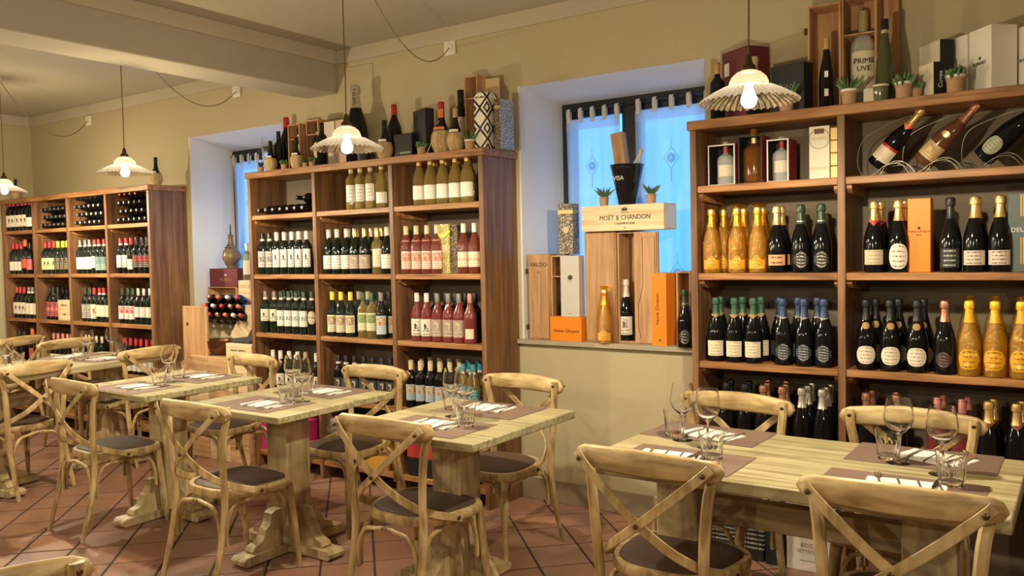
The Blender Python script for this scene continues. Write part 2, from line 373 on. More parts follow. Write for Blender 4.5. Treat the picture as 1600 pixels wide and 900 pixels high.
CZ = 2.875
def cornice(name, x0, x1, y0, y1): struct(name, MB().box(x0, x1, y0, y1, CZ, CEIL, c=.003), CORNM)
cornice('trim_1', -4.43, XR, WY-.022, WY); cornice('trim_2', XL, -4.745, WY-.022, WY)
cornice('trim_3', -4.43, -4.408, YB, WY-.022); cornice('trim_4', -4.767, -4.745, YB, WY-.022); cornice('trim_5', XL, XL+.022, YB, WY-.022)
struct('baseboard_back', MB().box(-2.9, -1.6, WY-.012, WY, 0, .132, c=.002), BASEM)
struct('baseboard_back_far', MB().box(-6.24, -5.02, WY-.012, WY, 0, .132, c=.002), BASEM)
pa_ = at_y(544, 106, WY); pb_ = at_y(584, 143, WY)
struct('trim_6', MB().box(pa_.x, pb_.x, WY-.006, WY, pb_.z-.03, pa_.z, c=.002), WALLM)
# floor: grout bed and single tiles
flo = struct('floor', MB().box(XL-.2, XR+.2, YB-.2, WY+.2, -.10, -.003), GROUT)
def tiles():
    pu, pv, u0, v0 = .260, .277, -1.257, 4.738; g = .0058
    h1, h2 = pu/2-g, pv/2-g; mb = MB()
    mb.add([(-h1, -h2, -.006), (h1, -h2, -.006), (h1, h2, -.006), (-h1, h2, -.006), (-h1, -h2, -.0015), (h1, -h2, -.0015), (h1, h2, -.0015), (-h1, h2, -.0015),
            (-h1+.003, -h2+.003, 0), (h1-.003, -h2+.003, 0), (h1-.003, h2-.003, 0), (-h1+.003, h2-.003, 0)],
           [(0, 1, 5, 4), (1, 2, 6, 5), (2, 3, 7, 6), (3, 0, 4, 7), (4, 5, 9, 8), (5, 6, 10, 9), (6, 7, 11, 10), (7, 4, 8, 11), (8, 9, 10, 11)])
    me = mb.mesh('tile', TILEM, smooth=False); q = 1/sqrt(2); near = []; rest = []
    for i in range(-40, 45):
        for j in range(-40, 45):
            u = u0+pu*(i+.5); v = v0+pv*(j+.5); x = (u-v)*q; y = (u+v)*q
            if not (XL-.1 < x < XR+.1 and YB-.1 < y < WY+.1): continue
            d = Vector((x, y, 0))-CAMP; z = d.dot(FW)
            vis = z > .3 and abs(d.dot(RT)/z*FPX) < 860 and -d.dot(UP)/z*FPX < 520
            (near if vis else rest).append((z, x, y))
    near.sort(); rest += near[300:]
    for z, x, y in near[:300]:
        link('tile', me, flo, (x, y, random.uniform(-.0008, .0006)), (random.uniform(-.002, .002), random.uniform(-.002, .002), radians(45)))
    big = MB()
    for z, x, y in rest: big.add([Vector((x+(a-b)*q, y+(a+b)*q, c)) for a, b, c in mb.v], mb.f)
    o = put('tile_field', big, TILEM, flo, smooth=False); o['kind'] = 'stuff'
tiles()
# windows
def window(n, O, inner, mull):
    xl, xr, zt = inner; yi = WY+.395
    root = struct('window_%d' % n, MB().box(xl, xl+.06, yi, yi+.05, O[2], zt, c=.004).box(xr-.06, xr, yi, yi+.05, O[2], zt, c=.004)
                  .box(xl+.06, xr-.06, yi, yi+.05, zt-.055, zt, c=.004).box(xl+.06, xr-.06, yi, yi+.05, O[2], O[2]+.06, c=.004).box(mull-.035, mull+.035, yi-.01, yi+.055, O[2]+.06, zt-.055, c=.004), DARKFR)
    # splayed plaster reveal
    mb = MB(); x0, x1, z0, z1 = O; f = WY-.001; b = yi+.01; e = .012
    mb.add([(x0, f, z0), (x0, f, z1), (xl, b, zt), (xl, b, z0), (x0-e, f, z0), (x0-e, f, z1+e), (xl-e-.06, b, zt), (xl-e-.06, b, z0)], [(0, 1, 2, 3), (4, 7, 6, 5), (0, 4, 5, 1)])
    mb.add([(x1, f, z0), (x1, f, z1), (xr, b, zt), (xr, b, z0)], [(0, 3, 2, 1)])
    mb.add([(x0, f, z1), (x1, f, z1), (xr, b, zt), (xl, b, zt)], [(0, 1, 2, 3)])
    put('reveal', mb, REVM, root, smooth=False)
    put('sill', MB().box(x0-.035, x1+.03, WY-.035, yi+.02, z0-.03, z0, c=.004), SILLM, root)
    for a, c in ((xl+.06, mull-.035), (mull+.035, xr-.06)):
        sh_ = put('sash', MB().box(a, a+.035, yi+.005, yi+.045, O[2]+.06, zt-.055, c=.003).box(c-.035, c, yi+.005, yi+.045, O[2]+.06, zt-.055, c=.003)
            .box(a+.035, c-.035, yi+.005, yi+.045, zt-.095, zt-.055, c=.003).box(a+.035, c-.035, yi+.005, yi+.045, O[2]+.06, O[2]+.1, c=.003), DARKFR, root)
        put('pane', MB().box(a+.035, c-.035, yi+.02, yi+.024, O[2]+.1, zt-.095), PANEG, sh_)
    return yi
def curtain_mat():
    m = bpy.data.materials.new('sheer_white_cotton'); m.use_nodes = True; nt = m.node_tree; nt.nodes.clear(); L = nt.links.new
    o = N(nt, 'ShaderNodeOutputMaterial'); t = N(nt, 'ShaderNodeBsdfTransparent'); t.inputs[0].default_value = (1, 1, 1, 1)
    tr = N(nt, 'ShaderNodeBsdfTranslucent'); tr.inputs[0].default_value = (.85, .85, .85, 1); df = N(nt, 'ShaderNodeBsdfDiffuse'); df.inputs[0].default_value = (.75, .75, .75, 1)
    a = N(nt, 'ShaderNodeMixShader'); a.inputs[0].default_value = .35; L(tr.outputs[0], a.inputs[1]); L(df.outputs[0], a.inputs[2])
    b = N(nt, 'ShaderNodeMixShader'); b.inputs[0].default_value = .80; L(t.outputs[0], b.inputs[1]); L(a.outputs[0], b.inputs[2]); L(b.outputs[0], o.inputs[0]); return m
SHEER = curtain_mat(); CLOTH = PM('cotton_tab', (.62, .60, .56), .8); THREAD = PM('grey_thread', (.22, .26, .30), .8)
def curtain(x0, x1, zt, zb, y, label, motifs, group):
    root = thing('curtain_panel', label, 'curtain', ((x0+x1)/2, y, zt), 0, group); w = (x1-x0)/2; mb = MB(); nx = 60
    def yy(x): return .012*sin(x*55)+.006*sin(x*23+1)
    rows = [0, -.065, -.35, -.8, zb-zt]; vs = []; fs = []
    for k, z in enumerate(rows):
        for i in range(nx+1):
            x = -w+2*w*i/nx; vs.append((x, yy(x)*(.4 if k < 2 else 1), z))
    for k in range(len(rows)-1):
        for i in range(nx): fs.append((k*(nx+1)+i, k*(nx+1)+i+1, (k+1)*(nx+1)+i+1, (k+1)*(nx+1)+i))
    put('sheer_cloth', MB().add(vs, fs), SHEER, root)
    vs = [(x_, y_-.003, z_) for (x_, y_, z_) in vs[:2*(nx+1)]]; fs2 = [(i, i+1, nx+2+i, nx+1+i) for i in range(nx)]
    put('header_band', MB().add(vs, fs2), SHEER, root)
    for i in range(5):
        x = -w+.022+(2*w-.044)*i/4
        put('tab', MB().sweep([(x, -.004, -.02), (x, -.013, .03), (x, -.01, .062), (x, 0, .070), (x, .01, .062), (x, .012, .0)], rrect(.026, .003, .001), up=(0, -1, .2)), CLOTH, root)
    put('rod', MB().sweep([(-w-.02, 0, .060), (w+.02, 0, .060)], circ(.005, 8)), DARKFR, root)
    for (mx, mz, s) in motifs:
        mb = MB(); pr = circ(.0018, 4); yo = -.016
        for k in range(3): r = s*(.45-.14*k); mb.sweep([(mx+r*cos(a*pi/8)*(1+.12*sin(5*a*pi/8+k)), yo, mz+r*sin(a*pi/8)*(1+.12*cos(4*a*pi/8))) for a in range(16)], pr, up=(0, 1, 0), closed=True)
        mb.sweep([(mx, yo, mz+s*1.15), (mx+s*.85, yo, mz), (mx, yo, mz-s*1.15), (mx-s*.85, yo, mz)], pr, up=(0, 1, 0), closed=True)
        mb.sweep([(mx, yo, mz-s*1.15), (mx, yo, mz-s*2.6)], circ(.0016, 4), up=(0, 1, 0)); mb.sweep([(mx, yo, mz+s*1.15), (mx, yo, mz+s*2.2)], circ(.0009, 4), up=(0, 1, 0))
        put('embroidery', mb, THREAD, root)
    return root
YI = window(2, O2, (-2.81, -1.75, 2.455), -2.315); window(1, O1, (-6.15, -5.06, 2.44), -5.60)
yc = YI-.035
curtain(-2.76, -2.375, 2.345, 1.02, yc, 'sheer tab-top curtain with one rose motif in the near window, far half', [(.0, -.30, .052)], None)
curtain(-2.275, -1.80, 2.355, 1.02, yc, 'sheer tab-top curtain with two rose motifs in the near window, beside the champagne cabinet', [(.0, -.30, .055), (.03, -.98, .055)], None)
curtain(-6.10, -5.66, 2.33, 1.02, yc, 'sheer white tab-top curtain in the far window above the jug', [(.0, -.35, .05)], None)
# ------------------------------------------------------------------ shelving units
U = {1: dict(x=[-8.734, -8.129, -7.518, -6.894, -6.249], z=[1.822, 1.408, .985, .560, .13], t=2.125),
     2: dict(x=[-5.023, -4.332, -3.630, -2.907], z=[1.820, 1.397, .977, .552, .12], t=2.129),
     3: dict(x=[-1.636, -.922, -.150, .62], z=[1.824, 1.396, .960, .540, .0], t=2.143)}
PT = .034
SHADOWM = plaster('taupe_wall_shadow', (.15, .118, .078), (.18, .142, .095), 3)  # dark taupe imitates shade on the wall behind the shelves
def unit(n, label):
    d = U[n]; x = d['x']; root = thing('wine_cabinet', label, 'cabinet', (x[0], FY, 0)); ox = x[0]; D = WY-FY-.004
    put('top_board', MB().box(-.01, x[-1]-ox+.012, -.012, D, d['t']-.045, d['t'], c=.003), SHX, root)
    H = d['t']-.045
    put('shadow_sheet', MB().box(PT, x[-1]-ox-PT, D-.006, D, .0, H), SHADOWM, root)  # added sheet: shade of the wall behind is put into its colour
    for i, xx in enumerate(x):
        a = xx-ox - (0 if i == 0 else PT if i == len(x)-1 else PT/2); nm = 'side_panel' if i in (0, len(x)-1) else 'divider'
        if i == 0: a = 0
        # each upright is made of two boards side by side
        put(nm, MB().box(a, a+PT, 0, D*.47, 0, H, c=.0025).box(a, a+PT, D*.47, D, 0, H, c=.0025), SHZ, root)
    for i in range(len(x)-1):
        a = x[i]-ox+(PT if i == 0 else PT/2); b = x[i+1]-ox-(PT if i == len(x)-2 else PT/2)
        for z in d['z']:
            if z <= .01: continue
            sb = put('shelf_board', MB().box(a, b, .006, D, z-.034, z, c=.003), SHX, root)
            if z > .3:
                prof = [(.03, z-.034), (.03, z-.05), (.045, z-.066), (.07, z-.074), (.20, z-.080), (D-.02, z-.082), (D-.02, z-.034)]
                for s0 in (a, b-.022): put('bracket', MB().prism(prof, s0, s0+.022, 'x'), SHX, sb)
    return root
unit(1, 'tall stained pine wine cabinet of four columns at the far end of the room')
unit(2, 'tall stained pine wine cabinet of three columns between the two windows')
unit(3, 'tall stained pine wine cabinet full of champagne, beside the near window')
# ------------------------------------------------------------------ bottles
PROF = {
 'bordeaux': ([(.030, 0), (.0365, .004), (.0375, .02), (.0375, .185), (.035, .200), (.026, .214), (.0165, .224), (.0145, .235), (.0140, .285), (.0152, .287), (.0152, .295), (.012, .297)], .24, .297, .0155),
 'burgundy': ([(.033, 0), (.0395, .004), (.0405, .02), (.0405, .150), (.038, .170), (.031, .195), (.022, .218), (.0160, .236), (.0145, .255), (.0143, .288), (.0155, .290), (.0155, .297), (.012, .299)], .245, .299, .0158),
 'champagne': ([(.036, 0), (.0425, .004), (.0440, .02), (.0440, .130), (.041, .155), (.034, .185), (.026, .210), (.0190, .235), (.0155, .258), (.0145, .280), (.0185, .283), (.0190, .300), (.0165, .312), (.010, .316)], .225, .317, None),
 'hock': ([(.030, 0), (.036, .004), (.037, .02), (.037, .14), (.033, .18), (.024, .23), (.0165, .275), (.0140, .31), (.0135, .335), (.015, .337), (.015, .345), (.012, .347)], .29, .347, .0155),
 'squat': ([(.044, 0), (.052, .004), (.054, .02), (.054, .145), (.051, .165), (.034, .182), (.018, .190), (.0150, .200), (.0145, .235), (.019, .237), (.019, .262), (.016, .265)], .195, .265, .0165),
}
def prof_r(pr, z):
    for (r0, z0), (r1, z1) in zip(pr, pr[1:]):
        if z0 <= z <= z1: return r0+(r1-r0)*(z-z0)/max(1e-6, z1-z0)
    return pr[-1][0]
MESH = {}
def bottle_meshes(kind):
    if kind in MESH: return MESH[kind]
    K = KINDS[kind]; pr, c0, c1, cr = PROF[K['shape']]; s = K.get('s', 1); seg = K.get('seg', 14)
    body = MB().lathe([(r*s, z*s) for r, z in pr], seg).mesh('bottle_glass', K['glass'])
    parts = [('bottle_glass', body)]
    if K.get('cap'):
        if K['shape'] == 'champagne':
            pts = [(r+.0009, z) for r, z in pr if z > c0]; pts = [(prof_r(pr, c0)+.0009, c0)]+pts
            mod = (lambda r, z, a: r*(1+.05*sin(6*a)) if z > .278*s else r)
            parts.append(('foil', MB().lathe([(r*s, z*s) for r, z in pts], 18, capb=False, mod=mod).mesh('foil', K['cap'])))
        else:
            parts.append(('capsule', MB().lathe([(cr*s, c0*s), (cr*s, (c1-.003)*s), ((cr-.002)*s, (c1+.001)*s)], 12, capb=False).mesh('capsule', K['cap'])))
            if K.get('ring'): parts.append(('neck_ring', MB().lathe([((cr+.0006)*s, (c0-.001)*s), ((cr+.0006)*s, (c0+.014)*s)], 12, capb=False, capt=False).mesh('neck_ring', K['ring'])))
    for lb in K.get('labels', []):
        z0, z1, mt, wid = lb[:4]; sh = lb[4] if len(lb) > 4 else None
        rr = max(prof_r(pr, z0), prof_r(pr, z1))*s+.0009; hw = wid/2
        if sh == 'oval': fn = lambda t: ((z0+z1)/2*s-(z1-z0)/2*s*max(.05, 1-abs(2*t-1)**2.6)**.5, (z0+z1)/2*s+(z1-z0)/2*s*max(.05, 1-abs(2*t-1)**2.6)**.5)
        elif sh == 'crest': fn = lambda t: (z0*s, (z0+(z1-z0)*(.66+.34*max(0, cos((t-.5)*pi*1.6))**2))*s)
        elif sh == 'shield': fn = lambda t: ((z0+.30*(z1-z0)*min(1, abs(2*t-1)*1.2)**2)*s, (z1-.30*(z1-z0)*min(1, abs(2*t-1)*1.2)**2)*s)
        elif sh == 'vee': fn = lambda t: ((z0+(z1-z0)*.9*abs(2*t-1))*s, z1*s)
        else: fn = None
        a = -pi/2
        parts.append((lb[5] if len(lb) > 5 else 'label', MB().arc_patch(rr, z0*s, z1*s, a-hw, a+hw, 12, 0, fn).mesh('label', mt)))
    if K.get('disc'): parts.append(('capsule_top', MB().lathe([(.0115, .2965), (.0115, .2995), (.009, .301)], 12).mesh('capsule_top', K['disc'])))
    if K.get('ribbon'):
        mb = MB(); rr = .017*s; z = .205*s; rr = prof_r(pr, .205)*s+.002
        mb.sweep([(rr*cos(i*pi/6), rr*sin(i*pi/6), z) for i in range(12)], rrect(.0015, .008, .0004), closed=True)
        for q in (-1, 1): mb.sweep([(0, -rr, z), (q*.018, -rr-.010, z+.012), (q*.024, -rr-.010, z-.008)], rrect(.0015, .007, .0004), up=(0, -1, 0))
        parts.append(('ribbon', mb.mesh('ribbon', K['ribbon'])))
    if K.get('wrap'):
        rnd = random.Random(hash(kind) % 7+3)
        amps = [(rnd.uniform(0, 6.28), rnd.choice((3, 5, 7, 9, 11))) for _ in range(5)]
        def mod(r, z, a): return r*(1+.045*sum(sin(k*a+p+z*40*(1+i*.3)) for i, (p, k) in enumerate(amps))/2)
        pts = [(.046, .002), (.049, .03), (.048, .10), (.046, .16), (.040, .205), (.032, .24), (.025, .27), (.021, .295), (.015, .312), (.028, .335), (.012, .325)]
        parts.append(('cellophane_wrap', MB().lathe([(r*s, z*s) for r, z in pts], 36, capb=False, capt=False, mod=mod).mesh('cellophane_wrap', K['wrap'], ang=25)))
    if K.get('tagm'):
        parts.append(('price_tag', MB().box(-.008, .008, -.042*s-.004, -.042*s-.002, .15*s, .18*s).mesh('price_tag', K['tagm'])))
    MESH[kind] = parts; return parts
WRAP = clear_glass('amber_cellophane', (1, .84, .38), .82, tint_gloss=(1, .9, .55), crinkle=38)
LM = label_mat
cr, iv, bk = (.72, .64, .48), (.78, .74, .66), (.03, .025, .02)
KINDS = {
 # name: shape glass cap labels [(z0,z1,material,angle,shape)] desc
 'w_bands': dict(shape='bordeaux', glass=DKGREEN, cap=foilm('white'), labels=[(.05, .175, LM('l_mark', iv, bk, 'mark', 8), 1.5)], d='white-capped green wine bottle with tall marked label'),
 'w_grey': dict(shape='bordeaux', glass=DKGREEN, cap=foilm('black'), ring=foilm('white'), labels=[(.05, .165, LM('l_greyb', (.32, .30, .28), (.7, .66, .6), 'band', 6, [(.05, .05, .05), (.5, .45, .4)]), 1.7)], d='black-capped wine bottle with smoky grey label'),
 'w_long': dict(shape='bordeaux', glass=DKGREEN, cap=foilm('black'), ring=foilm('white'), labels=[(.07, .18, LM('l_cream_plain', cr, (.3, .25, .18), 'plain', 7), 1.6, 'oval')], d='black-capped wine bottle with rounded cream label'),
 'burg_white': dict(shape='burgundy', glass=DKGREEN, cap=foilm('white'), labels=[(.035, .125, LM('l_white_lines', iv, (.4, .36, .3), 'text', 5), 2.2)], d='white-capped burgundy bottle with plain white label'),
 'burg_gold': dict(shape='burgundy', glass=DKGREEN, cap=foilm('gold'), labels=[(.035, .125, LM('l_taupe', (.36, .28, .21), (.65, .55, .4), 'mark', 5, [(.36, .28, .21), (.6, .5, .38)]), 2.2)], d='gold-capped burgundy bottle with taupe label'),
 'yellow_pic': dict(shape='burgundy', glass=DKGREEN, cap=foilm('yellow'), labels=[(.03, .145, LM('l_land', (.74, .66, .45), (.35, .25, .15), 'pic', 8, [(.55, .50, .30), (.25, .12, .05), (.70, .62, .42)]), 1.7)], d='yellow-capped wine bottle with landscape label'),
 'green_clear': dict(shape='bordeaux', glass=AMBERG, cap=foilm('green'), labels=[(.05, .165, LM('l_greenland', (.74, .70, .5), (.3, .3, .15), 'pic', 8, [(.20, .26, .08), (.30, .33, .12)]), 1.9)], d='green-capped pale wine bottle with green and cream label'),
 'blue_pic': dict(shape='burgundy', glass=DKGREEN, cap=foilm('grey'), labels=[(.03, .15, LM('l_bluepic', (.42, .52, .62), (.8, .75, .65), 'pic', 8, [(.30, .08, .04), (.65, .40, .12), (.45, .55, .66)]), 1.8)], d='grey-capped bottle with blue picture label'),
 'cream_pic': dict(shape='burgundy', glass=DKGREEN, cap=foilm('black'), labels=[(.03, .14, LM('l_creampic', (.76, .70, .52), (.4, .3, .2), 'pic', 8, [(.35, .28, .10), (.60, .42, .20), (.74, .68, .5)]), 1.6)], d='black-capped bottle with cream picture label'),
 'tan_plain': dict(shape='burgundy', glass=DKGREEN, cap=foilm('tan'), labels=[(.03, .14, LM('l_land', cr, bk), 1.4)], d='tan-capped dark wine bottle'),
 'round_lab': dict(shape='bordeaux', glass=BLACKG, cap=foilm('darkgreen'), ring=foilm('white'), labels=[(.075, .165, LM('l_round', (.66, .55, .36), (.12, .1, .08), 'band', 6, [(.55, .42, .26), (.2, .2, .16)]), 1.5, 'oval')], d='dark bottle with round tan label'),
 'green_stripe': dict(shape='bordeaux', glass=DKGREEN, cap=foilm('darkgreen'), ring=foilm('white'), labels=[(.055, .165, LM('l_stripe', iv, (.3, .3, .28), 'band', 8, [(.08, .20, .18), (.75, .72, .62)]), 1.8)], d='green-capped bottle with white label and green stripe'),
 'white_small': dict(shape='bordeaux', glass=DKGREEN, cap=foilm('grey'), ring=foilm('white'), labels=[(.085, .17, LM('l_cream', cr, bk, 'mark', 5), 1.9)], d='grey-capped bottle with square cream label'),
 'cl_front': dict(shape='bordeaux', glass=AMBERG, cap=foilm('gold'), labels=[(.045, .16, LM('l_cream_plain', cr, bk), 1.6)], d='gold-capped pale wine bottle with cream label'),
 'prosecco_w': dict(shape='burgundy', glass=AMBERG, cap=foilm('gold'), labels=[(.035, .120, LM('l_speck', (.76, .74, .64), (.45, .45, .36), 'plain', 8), 2.3)], d='golden wine bottle with broad white label'),
 'gold_lines': dict(shape='bordeaux', glass=AMBERG, cap=foilm('cream'), labels=[(.05, .16, LM('l_white_lines', iv, (.4, .36, .3), 'text', 5), 1.7)], d='golden wine bottle with tall white label'),
 'gold_short': dict(shape='burgundy', glass=AMBERG, cap=foilm('cream'), labels=[(.03, .10, LM('l_white_lines', iv, bk), 2.0)], d='golden burgundy bottle with low white label'),
 'rose_rib': dict(shape='burgundy', glass=ROSEG, cap=foilm('cream'), ribbon=FOIL['pink'], labels=[(.03, .14, LM('l_rosepic', (.72, .55, .42), (.5, .15, .1), 'pic', 8, [(.60, .10, .06), (.70, .45, .32)]), 1.6)], d='rose wine bottle with pink ribbon'),
 'rose_w': dict(shape='burgundy', glass=ROSEG, cap=foilm('white'), labels=[(.04, .13, LM('l_roseband', (.70, .62, .46), (.5, .3, .2), 'band', 6, [(.68, .56, .38), (.5, .3, .2)]), 2.0)], d='white-capped rose wine bottle'),
 'rose_r': dict(shape='burgundy', glass=PM('dark_rose_glass', (.16, .03, .03), .07, spec=.6), cap=foilm('white'), labels=[(.035, .14, LM('l_script', (.74, .68, .54), bk, 'mark', 5, [(.05, .04, .04), (.74, .68, .54)]), 2.0)], d='white-capped dark rose bottle with script label'),
 'rose_grey': dict(shape='burgundy', glass=MC['dark_rose_glass'], cap=foilm('grey'), labels=[(.035, .14, LM('l_taupe', cr, bk), 2.0)], d='grey-capped dark rose bottle with taupe label'),
 'rose_small': dict(shape='burgundy', glass=MC['dark_rose_glass'], cap=foilm('pink'), labels=[(.03, .09, LM('l_cream_plain', cr, bk), 1.3)], d='pink-capped dark rose bottle with small cream label'),
 'plain_dark': dict(shape='bordeaux', glass=BLACKG, cap=foilm('black'), d='plain dark wine bottle'),
 'sea_pic': dict(shape='bordeaux', glass=BLACKG, cap=foilm('cream'), labels=[(.05, .15, LM('l_sea', (.42, .50, .56), (.2, .25, .3), 'pic', 8, [(.36, .12, .05), (.58, .42, .20), (.46, .54, .58)]), 1.8)], d='cream-capped black bottle with blue picture label'),
 'teal': dict(shape='bordeaux', glass=AMBERG, cap=foilm('teal'), ring=foilm('white'), labels=[(.05, .15, LM('l_teal', (.05, .26, .28), (.6, .65, .55), 'band', 6, [(.03, .12, .2), (.3, .45, .4)]), 1.9)], d='teal-capped bottle with teal label'),
 'white_cap_low': dict(shape='bordeaux', glass=DKGREEN, cap=foilm('white'), labels=[(.05, .14, LM('l_cream', cr, bk), 1.8)], d='white-capped green bottle'),
 'dark_ring': dict(shape='bordeaux', glass=BLACKG, cap=foilm('black'), ring=foilm('white'), labels=[(.06, .15, LM('l_darkdia', (.05, .05, .05), (.5, .42, .3), 'mark', 6, [(.05, .05, .05), (.55, .46, .3)]), 1.8)], d='black bottle with dark label and white neck ring'),
 # far cabinet
 'f_red_cream': dict(shape='bordeaux', glass=BLACKG, cap=foilm('red'), labels=[(.04, .15, LM('l_cream_fig', (.74, .68, .50), bk, 'mark', 8, [(.08, .06, .05), (.74, .68, .5)]), 2.0)], d='red-capped bottle with cream label'),
 'f_red_white': dict(shape='bordeaux', glass=DKGREEN, cap=foilm('red'), labels=[(.035, .12, LM('l_whitetx', iv, (.35, .3, .25), 'text', 7), 2.2)], d='red-capped bottle with white label'),
 'f_red_yel': dict(shape='bordeaux', glass=DKGREEN, cap=foilm('red'), labels=[(.04, .145, LM('l_yel', (.74, .66, .34), bk, 'mark', 8, [(.08, .06, .05), (.74, .66, .34)]), 2.2)], d='red-capped bottle with yellow label'),
 'f_yel_black': dict(shape='bordeaux', glass=DKGREEN, cap=foilm('yellow'), labels=[(.04, .145, LM('l_blackyel', (.02, .02, .02), (.6, .5, .25), 'text', 7), 2.2)], d='yellow-capped bottle with black label'),
 'f_redlab': dict(shape='bordeaux', glass=BLACKG, cap=foilm('black'), labels=[(.04, .14, LM('l_red', (.60, .03, .05), (.8, .7, .6), 'text', 6), 1.6)], d='dark bottle with crimson label'),
 'f_grey_cream': dict(shape='bordeaux', glass=DKGREEN, cap=foilm('grey'), ring=foilm('white'), labels=[(.04, .145, LM('l_cr2', (.74, .68, .52), (.55, .45, .3), 'plain', 6), 2.3)], d='grey-capped bottle with cream label'),
 'f_teal': dict(shape='bordeaux', glass=DKGREEN, cap=foilm('red'), ring=foilm('white'), labels=[(.03, .145, LM('l_tealc', (.12, .20, .18), (.74, .7, .6), 'pic', 8, [(.12, .20, .18), (.14, .22, .2)]), 2.2)], d='red-capped bottle with dark teal label'),
 'f_sq_white': dict(shape='bordeaux', glass=BLACKG, cap=foilm('red'), ring=foilm('white'), labels=[(.05, .155, LM('l_sqw', (.45, .42, .40), (.85, .8, .74), 'pic', 7, [(.80, .77, .70), (.45, .5, .55)]), 2.3)], d='red-capped bottle with grey and white label'),
 'f_red_fig': dict(shape='bordeaux', glass=BLACKG, cap=foilm('black'), labels=[(.05, .155, LM('l_redfig', (.03, .03, .03), (.6, .5, .4), 'pic', 7, [(.58, .05, .04), (.12, .05, .05)]), 2.0)], d='dark bottle with red figured label'),
 'f_crim': dict(shape='bordeaux', glass=BLACKG, cap=foilm('black'), labels=[(.03, .165, LM('l_crimb', (.22, .015, .025), (.6, .3, .25), 'band', 8, [(.62, .22, .18), (.3, .03, .04)]), 2.3)], d='dark bottle with crimson banded label'),
 'f_greywin': dict(shape='bordeaux', glass=DKGREEN, cap=foilm('darkgreen'), labels=[(.03, .155, LM('l_greywin', (.24, .23, .21), (.6, .5, .4), 'pic', 8, [(.15, .15, .15), (.5, .4, .3), (.3, .3, .28)]), 2.2)], d='green-capped bottle with grey picture label'),
 'f_crest': dict(shape='bordeaux', glass=DKGREEN, cap=foilm('red'), labels=[(.03, .155, LM('l_crest', (.76, .66, .50), bk, 'mark', 7, [(.32, .10, .05), (.70, .6, .45)]), 2.2)], d='red-capped bottle with crest label'),
 'f_rw2': dict(shape='bordeaux', glass=DKGREEN, cap=foilm('red'), ring=foilm('white'), labels=[(.05, .15, LM('l_cr2', cr, bk), 2.2)], d='red-capped bottle with pale cream label'),
 'f_redheart': dict(shape='bordeaux', glass=DKGREEN, cap=foilm('darkgreen'), labels=[(.04, .15, LM('l_heart', (.78, .74, .68), (.3, .3, .3), 'pic', 8, [(.60, .04, .05), (.75, .45, .42)]), 2.3)], d='dark-capped bottle with white and red label'),
 'f_silver': dict(shape='bordeaux', glass=DKGREEN, cap=foilm('silver'), labels=[(.06, .145, LM('l_whitetx', iv, bk), 2.3)], d='silver-capped bottle with white label'),
 'f_orange': dict(shape='bordeaux', glass=BLACKG, cap=foilm('orange'), s=1.1, labels=[(.05, .13, LM('l_orange', (.62, .10, .03), (.1, .03, .02), 'text', 5), 1.4)], d='large orange-capped bottle with orange label'),
 'f_pinkcap': dict(shape='bordeaux', glass=BLACKG, cap=foilm('pink'), labels=[(.03, .11, LM('l_cream_fig', cr, bk), 2.3)], d='pink-capped bottle with figured cream label'),
 'f_redcap': dict(shape='bordeaux', glass=BLACKG, cap=foilm('red'), labels=[(.03, .12, LM('l_whitetx', iv, bk), 2.0)], d='red-capped black bottle'),
 # champagne cabinet
 'gold_wrap': dict(shape='champagne', glass=GOLDW, cap=foilm('gold'), wrap=WRAP, seg=20, labels=[(.02, .085, LM('l_goldlab', (.80, .58, .08), (.25, .15, .05), 'text', 4), 1.9, 'crest')], d='golden sparkling bottle in amber cellophane'),
 'gold_wrap2': dict(shape='champagne', glass=GOLDW, cap=foilm('yellow'), wrap=WRAP, seg=20, labels=[(.03, .115, LM('l_goldlab', iv, bk), 2.0, 'oval')], d='golden bottle in amber cellophane with oval label'),
 'montina': dict(shape='champagne', glass=BLACKG, cap=foilm('gold'), seg=20, labels=[(.035, .085, LM('l_salmon', (.70, .36, .16), bk, 'text', 2), 2.0)], d='gold-foiled black sparkling bottle with salmon label'),
 'script_sil': dict(shape='champagne', glass=BLACKG, cap=foilm('darkgreen'), seg=20, labels=[(.02, .10, LM('l_silscr', (.02, .02, .02), (.62, .58, .5), 'text', 5), 1.6, 'shield'), (.235, .24, foilm('silver'), 2.2)], d='black sparkling bottle with silver crest label'),
 'tall_black': dict(shape='champagne', glass=BLACKG, cap=foilm('black'), seg=16, d='all-black sparkling bottle'),
 'g_brut': dict(shape='champagne', glass=BLACKG, cap=foilm('green'), seg=20, labels=[(.03, .105, LM('l_brut', (.74, .66, .48), (.35, .28, .16), 'text', 5), 1.9), (.215, .235, foilm('gold'), 2.2, 'vee')], d='green-foiled sparkling bottle with cream label'),
 'blue_crest': dict(shape='champagne', glass=BLACKG, cap=foilm('blue'), seg=20, labels=[(.025, .105, LM('l_bluecr', (.03, .035, .045), (.55, .55, .52), 'text', 6), 1.7, 'shield'), (.218, .228, foilm('silver'), 2.2, 'vee')], d='blue-foiled sparkling bottle with silver crest label'),
 'oval_black': dict(shape='champagne', glass=BLACKG, cap=foilm('black'), seg=20, labels=[(.03, .11, LM('l_oval', (.74, .66, .52), (.3, .22, .14), 'text', 5), 2.0, 'oval'), (.185, .215, foilm('gold'), .9, 'oval', 'neck_medal')], d='black-foiled sparkling bottle with cream oval label'),
 'pink_foil': dict(shape='champagne', glass=BLACKG, cap=foilm('copper'), seg=20, labels=[(.03, .10, LM('l_pinkscr', (.02, .015, .015), (.42, .2, .18), 'text', 5), 1.5, 'shield')], d='rose-foiled black sparkling bottle'),
